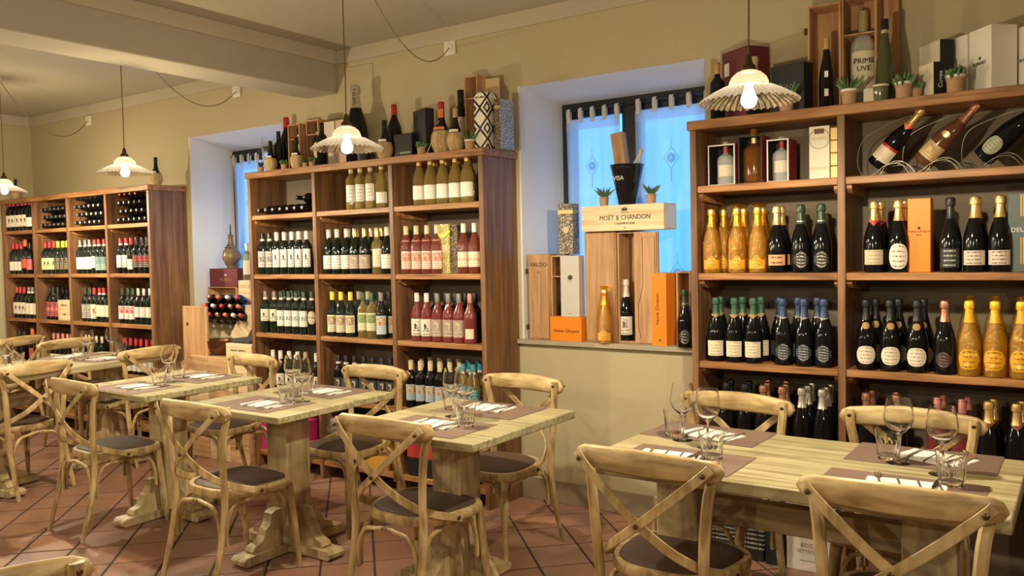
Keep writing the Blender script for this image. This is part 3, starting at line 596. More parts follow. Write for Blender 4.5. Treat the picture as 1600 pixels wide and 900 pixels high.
 'moet_like': dict(shape='champagne', glass=BLACKG, cap=foilm('gold'), seg=20, labels=[(.035, .10, LM('l_beige', (.56, .46, .30), (.3, .25, .15), 'text', 4), 2.0), (.205, .23, foilm('red'), 1.6, 'vee')], d='gold-foiled champagne bottle with red neck seal'),
 'jacq': dict(shape='champagne', glass=BLACKG, cap=foilm('gold'), seg=20, labels=[(.015, .125, LM('l_ovalw', (.74, .66, .54), (.15, .12, .1), 'text', 5), 1.9, 'oval')], d='gold-foiled champagne bottle with upright oval label'),
 'henri': dict(shape='champagne', glass=BLACKG, cap=foilm('gold'), seg=20, labels=[(.03, .09, LM('l_henr', (.62, .50, .38), bk, 'text', 4), 2.1)], d='gold-foiled champagne bottle with low beige label'),
 'blackscr': dict(shape='champagne', glass=BLACKG, cap=foilm('black'), seg=20, labels=[(.02, .10, LM('l_blks', (.02, .02, .02), (.45, .43, .4), 'text', 4), 1.8)], d='all-black champagne bottle with grey lettering'),
 'silver_f': dict(shape='champagne', glass=BLACKG, cap=foilm('silver'), seg=18, d='silver-foiled sparkling bottle'),
 'copper_f': dict(shape='champagne', glass=BLACKG, cap=foilm('copper'), seg=18, d='copper-foiled sparkling bottle'),
 'pinkcap_f': dict(shape='burgundy', glass=MC['dark_rose_glass'], cap=foilm('pink'), s=1.05, seg=18, d='dark rose bottle with tall pink cap'),
 'gold_f': dict(shape='champagne', glass=BLACKG, cap=foilm('gold'), seg=18, labels=[(.205, .228, foilm('copper'), 1.6, 'vee')], d='gold-foiled black sparkling bottle'),
}
ORD = ['first', 'second', 'third', 'fourth', 'fifth', 'sixth', 'seventh', 'eighth', 'ninth', 'tenth', 'eleventh', 'twelfth', 'thirteenth']
def bottle(kind, loc, rz, label, group, name='wine_bottle', cat='bottle', rot=None):
    root = thing(name, label, cat, loc, rz, group)
    if rot: root.rotation_euler = rot
    for nm, me in bottle_meshes(kind): link(nm, me, root)
    return root
UN = {1: 'far cabinet', 2: 'middle cabinet', 3: 'champagne cabinet'}
SHN = ['top shelf', 'second shelf', 'third shelf', 'fourth shelf', 'bottom shelf']
def row(u, bay, sh, items, depth=0, y=None):
    z = U[u]['z'][sh]; bn = '%s column of %s' % (ORD[bay], UN[u]); n_of = {}
    grp = '%s bottles on the %s, %s' % (['front-row', 'back-row', 'third-row'][depth], SHN[sh], bn)
    yy = y if y is not None else FY+.052+.092*depth
    x0 = U[u]['x'][bay]+PT; x1 = U[u]['x'][bay+1]-PT
    last = None
    for px, k in items:
        s = KINDS[k].get('s', 1); r = {'champagne': .044, 'burgundy': .0405}.get(KINDS[k]['shape'], .0375)*s+.0015
        if KINDS[k].get('wrap'): r = .047
        zz = z+.15; X = at_y(px, 430, yy).x; X = min(max(X, x0+r), x1-r)
        # keep the bottles standing side by side
        if last is not None and X-last[0] < r+last[1]: X = last[0]+r+last[1]
        if X > x1-r+.001: continue
        last = (X, r); i = n_of.get(k, 0); n_of[k] = i+1; cnt = sum(1 for _, q in items if q == k)
        rz = -atan2(X, yy)*-.75 if False else atan2(-X, yy)*.72+random.uniform(-.09, .09)
        num = '' if cnt == 1 else ORD[i]+' '
        lab = '%s%s%s, %s, %s' % (num, ['', 'back-row ', 'third-row '][depth], KINDS[k]['d'].replace(' bottle', ' bottle', 1), SHN[sh], bn)
        w = lab.split()
        if len(w) > 16: lab = lab.replace(' with ', ', ', 1).replace(' and ', ' '); w = lab.split()
        while len(w) > 16:
            # drop colour adjectives before the tail if it is still too long
            w.pop(3 if num else 2)
        bottle(k, (X, yy+random.uniform(-.004, .004), z), rz, ' '.join(w), grp)
def lying(u, bay, sh, rows_, kinds, z0=None):
    """bottles stacked on their sides, necks toward the room"""
    z = U[u]['z'][sh]; bn = '%s column of %s' % (ORD[bay], UN[u]); x0 = U[u]['x'][bay]+PT; x1 = U[u]['x'][bay+1]-PT; r = .0378
    for ri, row_ in enumerate(rows_):
        last = None
        for i, (px, k) in enumerate(row_):
            X = at_y(px, 340, FY+.06).x; X = min(max(X, x0+r), x1-r)
            if last is not None and X-last < 2*r+.001: X = last+2*r+.001
            if X > x1-r+.001: continue
            last = X
            lab = '%s bottle lying in the %s layer, neck outward, %s, %s' % (ORD[i], ['lowest', 'second', 'third', 'uppermost'][ri], SHN[sh], bn)
            bottle(k, (X, WY-.012, z+r+ri*.0705), 0, lab, 'bottles lying on their sides on the %s, %s' % (SHN[sh], bn), rot=(radians(90), 0, 0))
def lk(capc, body='black'): 
    n = 'lie_'+capc+body
    if n not in KINDS: KINDS[n] = dict(shape='bordeaux', glass=BLACKG, cap=foilm(body), disc=foilm(capc), d='dark bottle')
    return n
# far cabinet
row(1, 0, 0, [(13.5, 'f_red_cream'), (19.7, 'f_red_cream'), (25, 'f_red_cream'), (30, 'f_red_cream'), (35, 'f_red_cream'), (45, 'f_red_white')])
row(1, 0, 1, [(22.5, 'f_red_white'), (28, 'f_red_white'), (33.4, 'f_red_white'), (40.4, 'f_orange'), (48, 'f_redlab')])
row(1, 0, 2, [(25, 'f_red_cream'), (30.3, 'f_red_cream'), (36, 'f_red_cream'), (44, 'f_grey_cream'), (49.5, 'f_grey_cream'), (55, 'f_grey_cream')])
row(1, 0, 3, [(27, 'plain_dark'), (34.5, 'plain_dark'), (47, 'f_orange'), (53.7, 'plain_dark')])
row(1, 1, 1, [(73, 'f_red_yel'), (79.3, 'f_red_yel'), (85.5, 'f_red_yel'), (91.8, 'f_yel_black'), (97.5, 'f_yel_black'), (103.4, 'f_yel_black')])
row(1, 1, 2, [(76, 'f_crim'), (82, 'f_crim'), (88.3, 'f_crim')], )
row(1, 1, 2, [(90, 'plain_dark'), (97, 'plain_dark'), (104, 'plain_dark')], 1)
row(1, 1, 3, [(80.4, 'f_pinkcap'), (86.8, 'f_pinkcap'), (92.8, 'f_pinkcap'), (98.3, 'f_pinkcap'), (105.8, 'f_pinkcap')])
row(1, 2, 1, [(127.6, 'f_grey_cream'), (134, 'f_grey_cream'), (141, 'f_grey_cream'), (149, 'f_rw2'), (157, 'f_teal'), (164, 'f_teal')])
row(1, 2, 2, [(132, 'f_greywin'), (138.4, 'f_greywin'), (144.3, 'f_crest'), (153, 'f_rw2'), (159.4, 'f_rw2'), (166, 'f_rw2')])
row(1, 2, 3, [(130, 'f_silver'), (138, 'f_silver'), (147, 'f_silver'), (156, 'f_silver')])
row(1, 3, 1, [(191, 'f_sq_white'), (198, 'f_sq_white'), (205, 'f_red_white'), (213, 'f_red_fig'), (220.6, 'f_red_fig'), (228.6, 'f_red_fig')])
row(1, 3, 2, [(191.3, 'f_redheart'), (198.8, 'f_redheart'), (206.6, 'f_redheart'), (215.4, 'f_silver'), (222.4, 'f_silver'), (229.4, 'f_silver')])
row(1, 3, 3, [(192, 'f_redcap'), (200, 'f_redcap'), (208, 'f_redcap'), (216, 'f_redcap'), (224, 'f_redcap'), (233, 'f_redcap')])
row(1, 3, 3, [(196, 'f_redcap'), (205, 'f_redcap'), (214, 'f_redcap'), (222, 'f_redcap')], 1)
G = lk('grey'); Wt = lk('cream'); Bk = lk('black'); Rd = lk('red')
lying(1, 1, 0, [[(x, G) for x in (68, 74, 80, 86, 92, 98, 104)], [(x, G) for x in (71, 77, 83, 89, 95, 101)], [(x, G) for x in (69, 75, 81, 87, 93, 99, 105)]], None)
lying(1, 2, 0, [[(121, G), (129, Wt), (136, G), (143, Wt), (150, Wt), (157, G)], [(125, G), (132, G), (139, Wt), (146, Wt), (153, Wt), (160, Wt)], [(121, G), (128, G), (135, G), (142, Wt), (149, Wt), (156, Wt)], [(124, Bk), (131, Bk), (138, Bk), (145, Bk), (152, Bk)]], None)
lying(1, 3, 0, [[(189, G), (197, G), (204, G), (212, G), (220, G), (228, G)], [(193, G), (200, G), (208, G), (216, G), (224, G)], [(190, G), (198, G), (206, G), (213, Bk), (221, Bk)], [(192, Rd), (200, Rd), (208, Rd), (216, Rd)]], None)
# middle cabinet
lying(2, 0, 0, [[(x, G) for x in (408, 419, 430, 441, 452, 463, 474)], [(468, Bk), (479, Bk)]], None)
row(2, 1, 0, [(553, 'gold_lines'), (567.6, 'gold_lines'), (582.6, 'gold_lines'), (600, 'gold_short')])
row(2, 2, 0, [(659, 'prosecco_w'), (676.6, 'prosecco_w'), (696, 'prosecco_w'), (714.6, 'prosecco_w'), (734, 'prosecco_w')])
row(2, 2, 0, [(684, 'prosecco_w'), (702, 'prosecco_w'), (720, 'prosecco_w'), (738, 'prosecco_w')], 1)
row(2, 0, 1, [(412, 'w_grey'), (423, 'w_grey'), (434, 'w_bands'), (445, 'w_bands'), (456, 'w_bands'), (467, 'w_bands'), (478, 'w_bands'), (489, 'w_long')])
row(2, 0, 1, [(448, 'w_bands'), (459, 'w_bands'), (470, 'w_bands')], 1)
row(2, 1, 1, [(515, 'burg_white'), (528, 'burg_white'), (541, 'burg_white'), (554, 'burg_gold'), (567.4, 'burg_gold'), (591.4, 'cl_front'), (604, 'burg_white')])
row(2, 1, 1, [(545, 'burg_white'), (560, 'burg_gold'), (582, 'burg_gold'), (598, 'burg_gold')], 1)
row(2, 2, 1, [(635, 'rose_rib'), (650, 'rose_rib'), (664, 'rose_rib'), (676, 'rose_rib')])
row(2, 2, 1, [(725.6, 'rose_w'), (741, 'rose_w')])
row(2, 0, 2, [(414, 'white_small'), (427.6, 'white_small'), (438, 'green_stripe'), (448.4, 'green_stripe'), (459.4, 'green_stripe'), (470.4, 'green_stripe'), (480.5, 'round_lab'), (491, 'round_lab')])
row(2, 0, 2, [(443, 'green_stripe'), (455, 'green_stripe'), (466, 'green_stripe')], 1)
row(2, 1, 2, [(518, 'yellow_pic'), (532, 'yellow_pic'), (546, 'yellow_pic'), (566, 'green_clear'), (579.6, 'green_clear'), (592, 'blue_pic'), (606, 'cream_pic')])
row(2, 1, 2, [(560, 'tan_plain'), (573, 'tan_plain'), (592, 'cream_pic'), (606, 'cream_pic')], 1)
row(2, 2, 2, [(650, 'rose_r'), (666, 'rose_r'), (681, 'rose_grey'), (695, 'rose_grey'), (709, 'rose_grey'), (731, 'rose_small'), (748, 'rose_small')])
row(2, 2, 2, [(680, 'plain_dark'), (695, 'plain_dark'), (710, 'plain_dark'), (724, 'plain_dark'), (738, 'plain_dark')], 1)
row(2, 0, 3, [(422, 'white_cap_low'), (435, 'white_cap_low'), (448, 'white_cap_low'), (461, 'white_cap_low'), (474, 'tan_plain'), (491, 'white_cap_low')])
row(2, 1, 3, [(524.4, 'dark_ring'), (537, 'dark_ring'), (550, 'dark_ring'), (565, 'dark_ring'), (579, 'dark_ring'), (592.6, 'dark_ring'), (606.6, 'dark_ring')])
row(2, 2, 3, [(639, 'sea_pic'), (653, 'sea_pic'), (667.4, 'sea_pic'), (681.5, 'sea_pic'), (695.5, 'sea_pic'), (720, 'teal'), (735.8, 'teal')])
for dd in (1, 2): row(2, 2, 3, [(655, 'sea_pic'), (669, 'sea_pic'), (683, 'sea_pic'), (697, 'sea_pic'), (711, 'sea_pic'), (726, 'teal'), (740, 'teal')][dd-1:], dd)
# champagne cabinet
row(3, 0, 1, [(1112, 'gold_wrap'), (1152, 'gold_wrap'), (1184, 'gold_wrap'), (1210, 'montina'), (1252, 'script_sil'), (1278, 'script_sil'), (1307, 'script_sil')])
row(3, 0, 1, [(1131, 'gold_wrap'), (1163, 'gold_wrap'), (1190, 'gold_wrap'), (1219, 'montina'), (1240, 'tall_black'), (1264, 'script_sil'), (1290, 'script_sil')], 1)
row(3, 0, 2, [(1118, 'g_brut'), (1147.5, 'g_brut'), (1173, 'g_brut'), (1223, 'blue_crest'), (1256, 'blue_crest'), (1287, 'blue_crest'), (1308, 'blue_crest')])
row(3, 0, 2, [(1125, 'g_brut'), (1160, 'g_brut'), (1184, 'g_brut'), (1210, 'blue_crest'), (1240, 'blue_crest'), (1268, 'blue_crest'), (1292, 'blue_crest')], 1)
row(3, 0, 3, [(1134, 'tall_black'), (1157, 'tall_black'), (1183, 'copper_f'), (1210, 'copper_f'), (1252, 'silver_f'), (1282, 'silver_f'), (1309, 'silver_f')])
row(3, 0, 3, [(1140, 'tall_black'), (1169, 'tall_black'), (1192, 'copper_f'), (1219, 'copper_f'), (1261, 'silver_f'), (1290, 'silver_f')], 1)
row(3, 0, 3, [(1199, 'copper_f'), (1227, 'copper_f'), (1268, 'silver_f'), (1297, 'silver_f')], 2)
row(3, 1, 1, [(1366, 'moet_like'), (1404, 'jacq')]); row(3, 1, 1, [(1485, 'blackscr'), (1516, 'henri'), (1552, 'henri')])
row(3, 1, 1, [(1376, 'moet_like'), (1414, 'jacq'), (1526, 'henri'), (1561, 'henri')], 1)
row(3, 1, 2, [(1353, 'oval_black'), (1391, 'oval_black'), (1433, 'oval_black'), (1476.5, 'pink_foil'), (1513, 'gold_wrap2'), (1551, 'gold_wrap2'), (1589, 'gold_wrap2')])
row(3, 1, 2, [(1368, 'oval_black'), (1404, 'oval_black'), (1443, 'oval_black')], 1)
row(3, 1, 3, [(1353, 'copper_f'), (1400, 'copper_f'), (1465, 'pinkcap_f'), (1504, 'pinkcap_f'), (1545.6, 'gold_f'), (1590, 'gold_f')])
row(3, 1, 3, [(1362, 'copper_f'), (1400, 'copper_f'), (1474, 'pinkcap_f'), (1513, 'pinkcap_f'), (1553, 'gold_f'), (1598, 'gold_f')], 1)
# ------------------------------------------------------------------ chairs
def chair_proto():
    root = thing('dining_chair', '', 'chair')
    # seat
    def outline(k, n=36):
        o = []
        for i in range(n):
            a = 2*pi*i/n; c, s = cos(a), sin(a); e = 2/3.0
            x = math.copysign(abs(c)**e, c); y = math.copysign(abs(s)**e, s); Y = .245+.205*y*k
            o.append((x*.222*k*(1+.13*y), Y))
        return o
    mb = MB(); rings = [(1.0-.02, .418), (1.0, .424), (1.0, .448), (.985, .455), (.90, .456), (.88, .450)]
    vs = []; fs = []; n = 36
    for k, z in rings: vs += [(x, y, z) for x, y in outline(k)]
    for k in range(len(rings)-1): fs += [(k*n+i, k*n+(i+1) % n, (k+1)*n+(i+1) % n, (k+1)*n+i) for i in range(n)]
    fs.append(tuple(range(n-1, -1, -1))); fs.append(tuple((len(rings)-1)*n+i for i in range(n)))
    put('seat_frame', mb.add(vs, fs), PALE, root)
    mb = MB(); vs = []; fs = []; rings = [(.89, .4515), (.875, .459), (.80, .466), (.55, .471), (.2, .473)]
    for k, z in rings: vs += [(x, y, z) for x, y in outline(k)]
    for k in range(len(rings)-1): fs += [(k*n+i, k*n+(i+1) % n, (k+1)*n+(i+1) % n, (k+1)*n+i) for i in range(n)]
    fs.append(tuple((len(rings)-1)*n+i for i in range(n))); put('seat_pad', mb.add(vs, fs), LEATH, root)
    for s in (-1, 1):
        p = smoothpath([(s*.195, -.055, 0), (s*.192, -.015, .14), (s*.190, .022, .30), (s*.190, .034, .43), (s*.198, .024, .58), (s*.210, .024, .72), (s*.221, .034, .79), (s*.224, .0365, .852)], 3)
        sc = [(.72+.28*min(1, i/6), .72+.28*min(1, i/6)) for i in range(len(p))]
        put('rear_leg', MB().sweep(p, rrect(.036, .026, .009), up=(0, 1, 0), scl=sc), PALE, root)
        p = smoothpath([(s*.205, .435, 0), (s*.198, .425, .15), (s*.188, .412, .30), (s*.182, .402, .42)], 3)
        put('front_leg', MB().sweep(p, circ(.0185, 10), up=(0, 1, 0), scl=[.62+.38*min(1, i/5) for i in range(len(p))]), PALE, root)
        # cross strap, from the outer end of the rail over to the opposite seat side
        o = .0055 if s > 0 else -.0055
        P = [(-s*.240, -.022, .842), (-s*.205, -.034, .808), (-s*.10, -.050+o, .715), (0, -.046+o, .632), (s*.09, -.024+o, .562), (s*.158, .028, .510), (s*.198, .10, .472), (s*.228, .19, .443), (s*.233, .225, .432)]
        Nn = [(0, -1, .15), (0, -1, .15), (0, -1, .15), (s*.1, -1, .15), (s*.3, -1, .2), (s*.75, -.65, .2), (s*.95, -.3, .1), (s, -.12, 0), (s, -.12, 0)]
        pp = smoothpath(P, 3); nn = smoothpath(Nn, 3)
        put('cross_strap', MB().sweep(pp, rrect(.032, .007, .0025), normals=[v.normalized() for v in nn]), PALE, root)
    # top rail
    n = 29; pts = []; sc = []
    for i in range(n):
        t = -1+2*i/(n-1); e = max(0, (abs(t)-.86)/.14)
        t2 = math.copysign(.86+.14*sin(e*pi/2), t) if e > 0 else t
        e2 = max(0, (abs(t2)-.86)/.14)
        pts.append((.2675*t2, -.024+.050*t2*t2, .830-.008*t2*t2)); sc.append((1-.35*e2, (1-.20*abs(t2)**1.5)*max(.12, sqrt(max(0, 1-e2*e2)))))
    put('top_rail', MB().sweep(pts, rrect(.024, .086, .009), up=(0, 0, 1), scl=sc), PALEX, root, ang=60)
    # bentwood braces
    def arch(p0, p1, top, r=.0095):
        p0 = Vector(p0); p1 = Vector(p1); d = p1-p0
        P = [p0, p0+Vector((0, 0, .09))+d*.01, p0+d*.12+Vector((0, 0, .165)), p0+d*.33+Vector((0, 0, top-.008)), p0+d*.5+Vector((0, 0, top)), p0+d*.67+Vector((0, 0, top-.008)), p1-d*.12+Vector((0, 0, .165)), p1+Vector((0, 0, .09))-d*.01, p1]
        put('arched_brace', MB().sweep(smoothpath(P, 3), circ(r, 8), up=d.normalized()), PALE, root)
    arch((-.165, .020, .215), (.165, .020, .215), .19); arch((-.165, .398, .215), (.165, .398, .215), .19)
    for s in (-1, 1): arch((s*.178, .045, .215), (s*.180, .385, .215), .19)
    for s in (-1, 1):
        for (x, y, z, rx) in ((s*.222, -.040, .822, 1), (s*.236, .20, .440, 0)):
            mb = MB().lathe([(.009, 0), (.009, .002), (.006, .0045), (.002, .0055)], 10)
            put('bolt', mb, BOLT, root, (x, y, z), (radians(90), 0, 0) if rx else (0, radians(90)*s, 0))
    put('bolt', MB().lathe([(.009, 0), (.009, .002), (.006, .0045)], 10), BOLT, root, (0, -.060, .632), (radians(90), 0, 0))
    for s in (-1, 1): put('bolt', MB().lathe([(.008, 0), (.008, .002), (.005, .004)], 10), BOLT, root, (s*.2235, .0485, .832), (radians(-90), 0, 0))
    return root
CH0 = chair_proto(); used = [False]
def chair(x, y, deg, label, group):
    o = CH0 if not used[0] else copy_tree(CH0)
    used[0] = True; a_ = radians(deg); o.location = (x+.028*sin(a_), y-.028*cos(a_), 0); o.rotation_euler = (0, 0, a_); tag(o, label, 'chair', group)
g = 'cross-back chairs at the square tables'
chair(-4.662, 2.444, -3, 'bentwood cross-back chair, back to the room, at the farthest of three square tables', g)
chair(-3.399, 2.336, -1, 'bentwood cross-back chair, back to the room, at the middle square table', g)
chair(-2.359, 2.490, -1, 'bentwood cross-back chair, back to the room, at the square table beside the near window', g)
chair(-2.473, 3.648, 176, 'bentwood cross-back chair facing the room, behind the square table beside the near window', g)
chair(-3.467, 3.570, 178, 'bentwood cross-back chair facing the room, behind the middle square table', g)
chair(-4.60, 3.60, 177, 'bentwood cross-back chair by the wooden crates, behind the far square table', g)
g = 'cross-back chairs at the long near table'
chair(-1.193, 2.488, -2, 'bentwood cross-back chair, back to the room, at the long near table\'s window end', g)
chair(-.438, 2.482, 0, 'bentwood cross-back chair with its whole top rail before the long near table, cabinet end', g)
chair(-1.300, 3.60, 176, 'bentwood cross-back chair facing the room before the copper-foiled bottles, long near table', g)
chair(-.580, 3.565, 178, 'bentwood cross-back chair facing the room before the gold-foiled bottles, long near table', g)
g = 'cross-back chairs at the far long table'
chair(-5.70, 2.73, 99, 'bentwood cross-back chair with its back to the square tables, at the far long table', g)
chair(-5.82, 3.62, 96, 'bentwood cross-back chair between far long table and wooden crates', g)
chair(-7.05, 3.66, -82, 'bentwood cross-back chair behind the far long table, before the far cabinet', g)
chair(-7.80, 3.62, 112, 'bentwood cross-back chair beside the wall at the far end of the room', None)
chair(-1.86, .735, -90, 'bentwood cross-back chair of which only the rail end rises into view, nearest the camera', None)
# ------------------------------------------------------------------ tables
TZ = .79
def pedestal_parts(root, cx, cy, top):
    put('column', MB().box(cx-.078, cx+.078, cy-.078, cy+.078, .04, top, c=.006), PED, root)
    for k in range(4):
        a = k*pi/2; R = Matrix.Rotation(a, 4, 'Z')
        def rot(mb):
            mb.v = [tuple((R @ Vector(v))+Vector((cx, cy, 0))) for v in mb.v]; return mb
        mb = MB().prism([(.05, .006), (.325, .006), (.338, .016), (.338, .034), (.318, .050), (.05, .050)], -.052, .052, 'y')
        ft = put('foot', rot(mb), PED, root)
        prof = [(.07, .050), (.262, .050), (.268, .062), (.255, .082), (.225, .090), (.203, .102), (.190, .126), (.183, .152), (.160, .165), (.150, .190), (.146, .222), (.120, .235), (.07, .235)]
        mb = MB().prism(prof, -.030, .030, 'y'); put('scroll_bracket', rot(mb), PED, ft)
def square_table(cx, cy, label, w=.73, d=.775, rz=0):
    root = thing('dining_table', label, 'table', (cx, cy, 0), rz, 'square pedestal tables')
    put('tabletop', MB().box(-w/2, w/2, -d/2, d/2, TZ-.034, TZ, c=.004), TABX, root)
    put('cleat', MB().box(-.22, .22, -.05, .05, TZ-.064, TZ-.034, c=.006).box(-.05, .05, -.22, .22, TZ-.0645, TZ-.034, c=.006), PED, root)
    pedestal_parts(root, -.03, .0, TZ-.064); return root
square_table(-4.515, 2.935, 'square pedestal table at the far end of the row of three')
square_table(-3.405, 2.90, 'square pedestal table in the middle of the row of three')
square_table(-2.30, 2.91, 'square pedestal table beside the near window, its corner toward the room')
def long_table(cx, cy, rz, L, label, D=.72):
    root = thing('dining_table', label, 'table', (cx, cy, 0), rz, 'long trestle tables')
    put('tabletop', MB().box(-L/2, L/2, -D/2, D/2, TZ-.042, TZ, c=.005), TABX, root)
    for s in (-1, 1):
        pedestal_parts(root, s*(L/2-.24), 0, TZ-.075)
        prof = [(-.21, TZ-.042), (-.20, TZ-.055), (-.17, TZ-.06), (-.15, TZ-.085), (.15, TZ-.085), (.17, TZ-.06), (.20, TZ-.055), (.21, TZ-.042)]
        put('corbel', MB().prism([(x+s*(L/2-.24), z) for x, z in prof], -.07, .07, 'y'), PED, root)
    put('stretcher', MB().box(-L/2+.31, L/2-.31, -.022, .022, .53, .632, c=.005), wood('dull_stretcher', (.22, .15, .07), (.36, .26, .13), (.44, .33, .18), (3, 30, 30), .5), root)
    return root
long_table(-.82, 2.885, 0, 1.31, 'long trestle table with bleached plank top beside the champagne cabinet')
long_table(-6.10, 3.02, radians(98), 1.42, 'long trestle table standing crosswise in front of the far cabinet')
# ------------------------------------------------------------------ place settings
ZP = TZ+.0005
def placemat(x, y, w, d, rz, label): return tag(put('placemat', MB().box(-w/2, w/2, -d/2, d/2, 0, .002), WEAVE, None, (x, y, ZP), (0, 0, rz)), label, 'placemat', 'woven brown placemats')
def napkin_mesh():
    mb = MB()
    for k, (w, d, z0, z1) in enumerate(((.225, .145, 0, .0022), (.221, .141, .0024, .0045))):
        o = len(mb.v); mb.box(-w/2, w/2, -d/2, d/2, z0, z1); 
    me = mb.mesh('napkin', NAPM, smooth=False); ul = me.uv_layers.new(name='UVMap')
    for p in me.polygons:
        for li in p.loop_indices:
            c = me.vertices[me.loops[li].vertex_index].co; ul.data[li].uv = (c.x/.225+.5+c.y*.8, c.y/.145+.5)
    return me
NAPME = napkin_mesh()
def fork_mesh():
    mb = MB(); mb.sweep([(0, -.095, .001), (0, -.05, .0035), (0, 0, .004), (0, .035, .003), (0, .05, .0022)], rrect(.007, .0022, .0007), scl=[(1.4, 1), (1.2, 1), (.75, 1), (.8, 1), (1.6, 1)])
    mb.sweep([(0, .048, .0022), (0, .058, .0015), (0, .066, .002)], rrect(.021, .0018, .0006), scl=[(.5, 1), (1, 1), (1, 1)])
    for i in range(4): x = -.009+.006*i; mb.sweep([(x, .064, .002), (x, .085, .0035), (x*.95, .101, .0065)], rrect(.0028, .0016, .0004))
    return mb.mesh('fork', STEEL)
def knife_mesh():
    mb = MB(); mb.sweep([(0, -.11, .003), (0, -.06, .004), (0, -.005, .004)], rrect(.012, .005, .0018), scl=[(1, 1), (1.1, 1), (.8, 1)])
    mb.sweep([(0, -.006, .004), (.001, .04, .003), (.002, .085, .0028), (-.001, .108, .0026)], rrect(.017, .0018, .0004), scl=[(.8, 1), (1, 1), (1, 1), (.15, 1)])
    return mb.mesh('knife', STEEL)
FORK = fork_mesh(); KNIFE = knife_mesh()
def wineglass_parts():
    prof = [(.034, 0), (.033, .0015), (.012, .004), (.005, .009), (.0038, .02), (.0036, .085), (.006, .094), (.018, .104), (.033, .122), (.0395, .142), (.0400, .155), (.037, .185), (.0325, .215)]
    ins = [(.0317, .215), (.0362, .185), (.0390, .155), (.0385, .142), (.032, .1235), (.017, .106), (.002, .1)]
    return MB().lathe(prof+ins, 24, capb=True, capt=True).mesh('wine_glass', GLASS, ang=60)
def tumbler_mesh():
    prof = [(.027, 0), (.030, .003), (.0335, .045), (.034, .048), (.0355, .062), (.039, .088)]
    ins = [(.0375, .088), (.034, .062), (.0315, .047), (.0275, .012), (.002, .011)]
    def mod(r, z, a): return r*(1-.055*abs(sin(5*a))**.6) if (.002 < z < .05 and r > .029) else r
    return MB().lathe(prof+ins, 40, mod=mod).mesh('tumbler', GLASS, ang=22)
WG = wineglass_parts(); TG = tumbler_mesh()
for me_, k_ in ((WG, 1.16), (TG, 1.18)):
    for v_ in me_.vertices: v_.co = (v_.co.x*k_, v_.co.y*k_, v_.co.z*(1.0 if me_ is WG else k_))
def napkin_set(x, y, deg, where, fork=True):
    r = radians(deg); c, s = cos(r), sin(r)
    tag(link('napkin', NAPME, None, (x, y, ZP+.0022), (0, 0, r)), 'striped paper napkin '+where, 'napkin', 'striped napkins')
    def off(a, b): return (x+a*c-b*s, y+a*s+b*c, ZP+.0070)
    tag(link('fork', FORK, None, off(-.072, .004), (0, 0, r+.15)), 'steel fork on the napkin '+where, 'fork', 'forks')
    tag(link('table_knife', KNIFE, None, off(.078, .0), (0, 0, r-.08)), 'steel table knife '+where, 'knife', 'table knives')
def glasses(items, where):
    for n, (kind, px, py, extra) in enumerate(items):
        P = at_z(px, py, TZ)
        if kind == 'w': tag(link('wine_glass', WG, None, (P.x, P.y, ZP+.0021), (0, 0, n)), 'clear stemmed wine glass %s %s' % (extra, where), 'glass', 'stemmed wine glasses')
        else: tag(link('tumbler', TG, None, (P.x, P.y, ZP+.0021), (0, 0, n*.3)), 'faceted clear water tumbler %s %s' % (extra, where), 'glass', 'faceted water tumblers')
tn = ['on the far square table', 'on the middle square table', 'on the window-side square table']
for i, (cx, nap) in enumerate(((-4.515, ((-4.50, 2.72), (-4.50, 3.16))), (-3.405, ((-3.355, 2.70), (-3.37, 3.12))), (-2.30, ((-2.30, 2.735), (-2.32, 3.15))))):
    mx = cx+.01
    placemat(mx, 2.71, .45, .31, 0, 'woven brown placemat on the room side '+tn[i]); placemat(mx-.01, 3.125, .45, .31, 0, 'woven brown placemat on the cabinet side '+tn[i])
    napkin_set(nap[0][0]+.0, nap[0][1], 0, 'on the room side '+tn[i]); napkin_set(nap[1][0], nap[1][1], 0, 'on the cabinet side '+tn[i])
glasses([('w', 265, 597, 'between the tumblers'), ('t', 249, 603, 'on the room side'), ('t', 279, 591, 'on the cabinet side')], tn[0])
glasses([('w', 459, 620, 'on the cabinet side'), ('w', 473, 628, 'on the room side'), ('t', 449, 633, 'beside the fork side'), ('t', 478, 616, 'behind the stems')], tn[1])
glasses([('w', 709, 651, 'on the cabinet side'), ('w', 727, 656, 'on the room side'), ('t', 706, 641, 'behind the stems'), ('t', 728, 668, 'beside the room-side napkin')], tn[2])
# long near table
T4 = 'on the long near table'
placemat(-1.163, 2.700, .43, .29, 0, 'woven brown placemat at the window end, room side, '+T4); placemat(-1.235, 3.125, .455, .28, -.02, 'woven brown placemat at the window end, cabinet side, '+T4)
placemat(-.470, 2.695, .455, .29, 0, 'woven brown placemat at the cabinet end, room side, '+T4); placemat(-.465, 3.115, .455, .285, 0, 'woven brown placemat at the cabinet end, far side, '+T4)
napkin_set(-1.215, 2.70, 3, 'at the window end, room side, '+T4); napkin_set(-1.215, 3.10, -18, 'at the window end, cabinet side, '+T4)
napkin_set(-.455, 2.71, 5, 'at the other end, room side, '+T4); napkin_set(-.430, 3.12, -20, 'at the other end, cabinet side, '+T4)
glasses([('w', 1067, 688, 'at the window end, cabinet side'), ('w', 1106, 700, 'at the window end, room side'), ('w', 1404, 724, 'at the other end, cabinet side'), ('w', 1472, 742, 'at the other end, room side'),
         ('t', 1055, 682, 'at the window end, cabinet side'), ('t', 1112, 718, 'at the window end, room side'), ('t', 1388, 718, 'at the other end, cabinet side'), ('t', 1487, 760, 'at the other end, room side')], T4)
T0n = 'on the far long table'
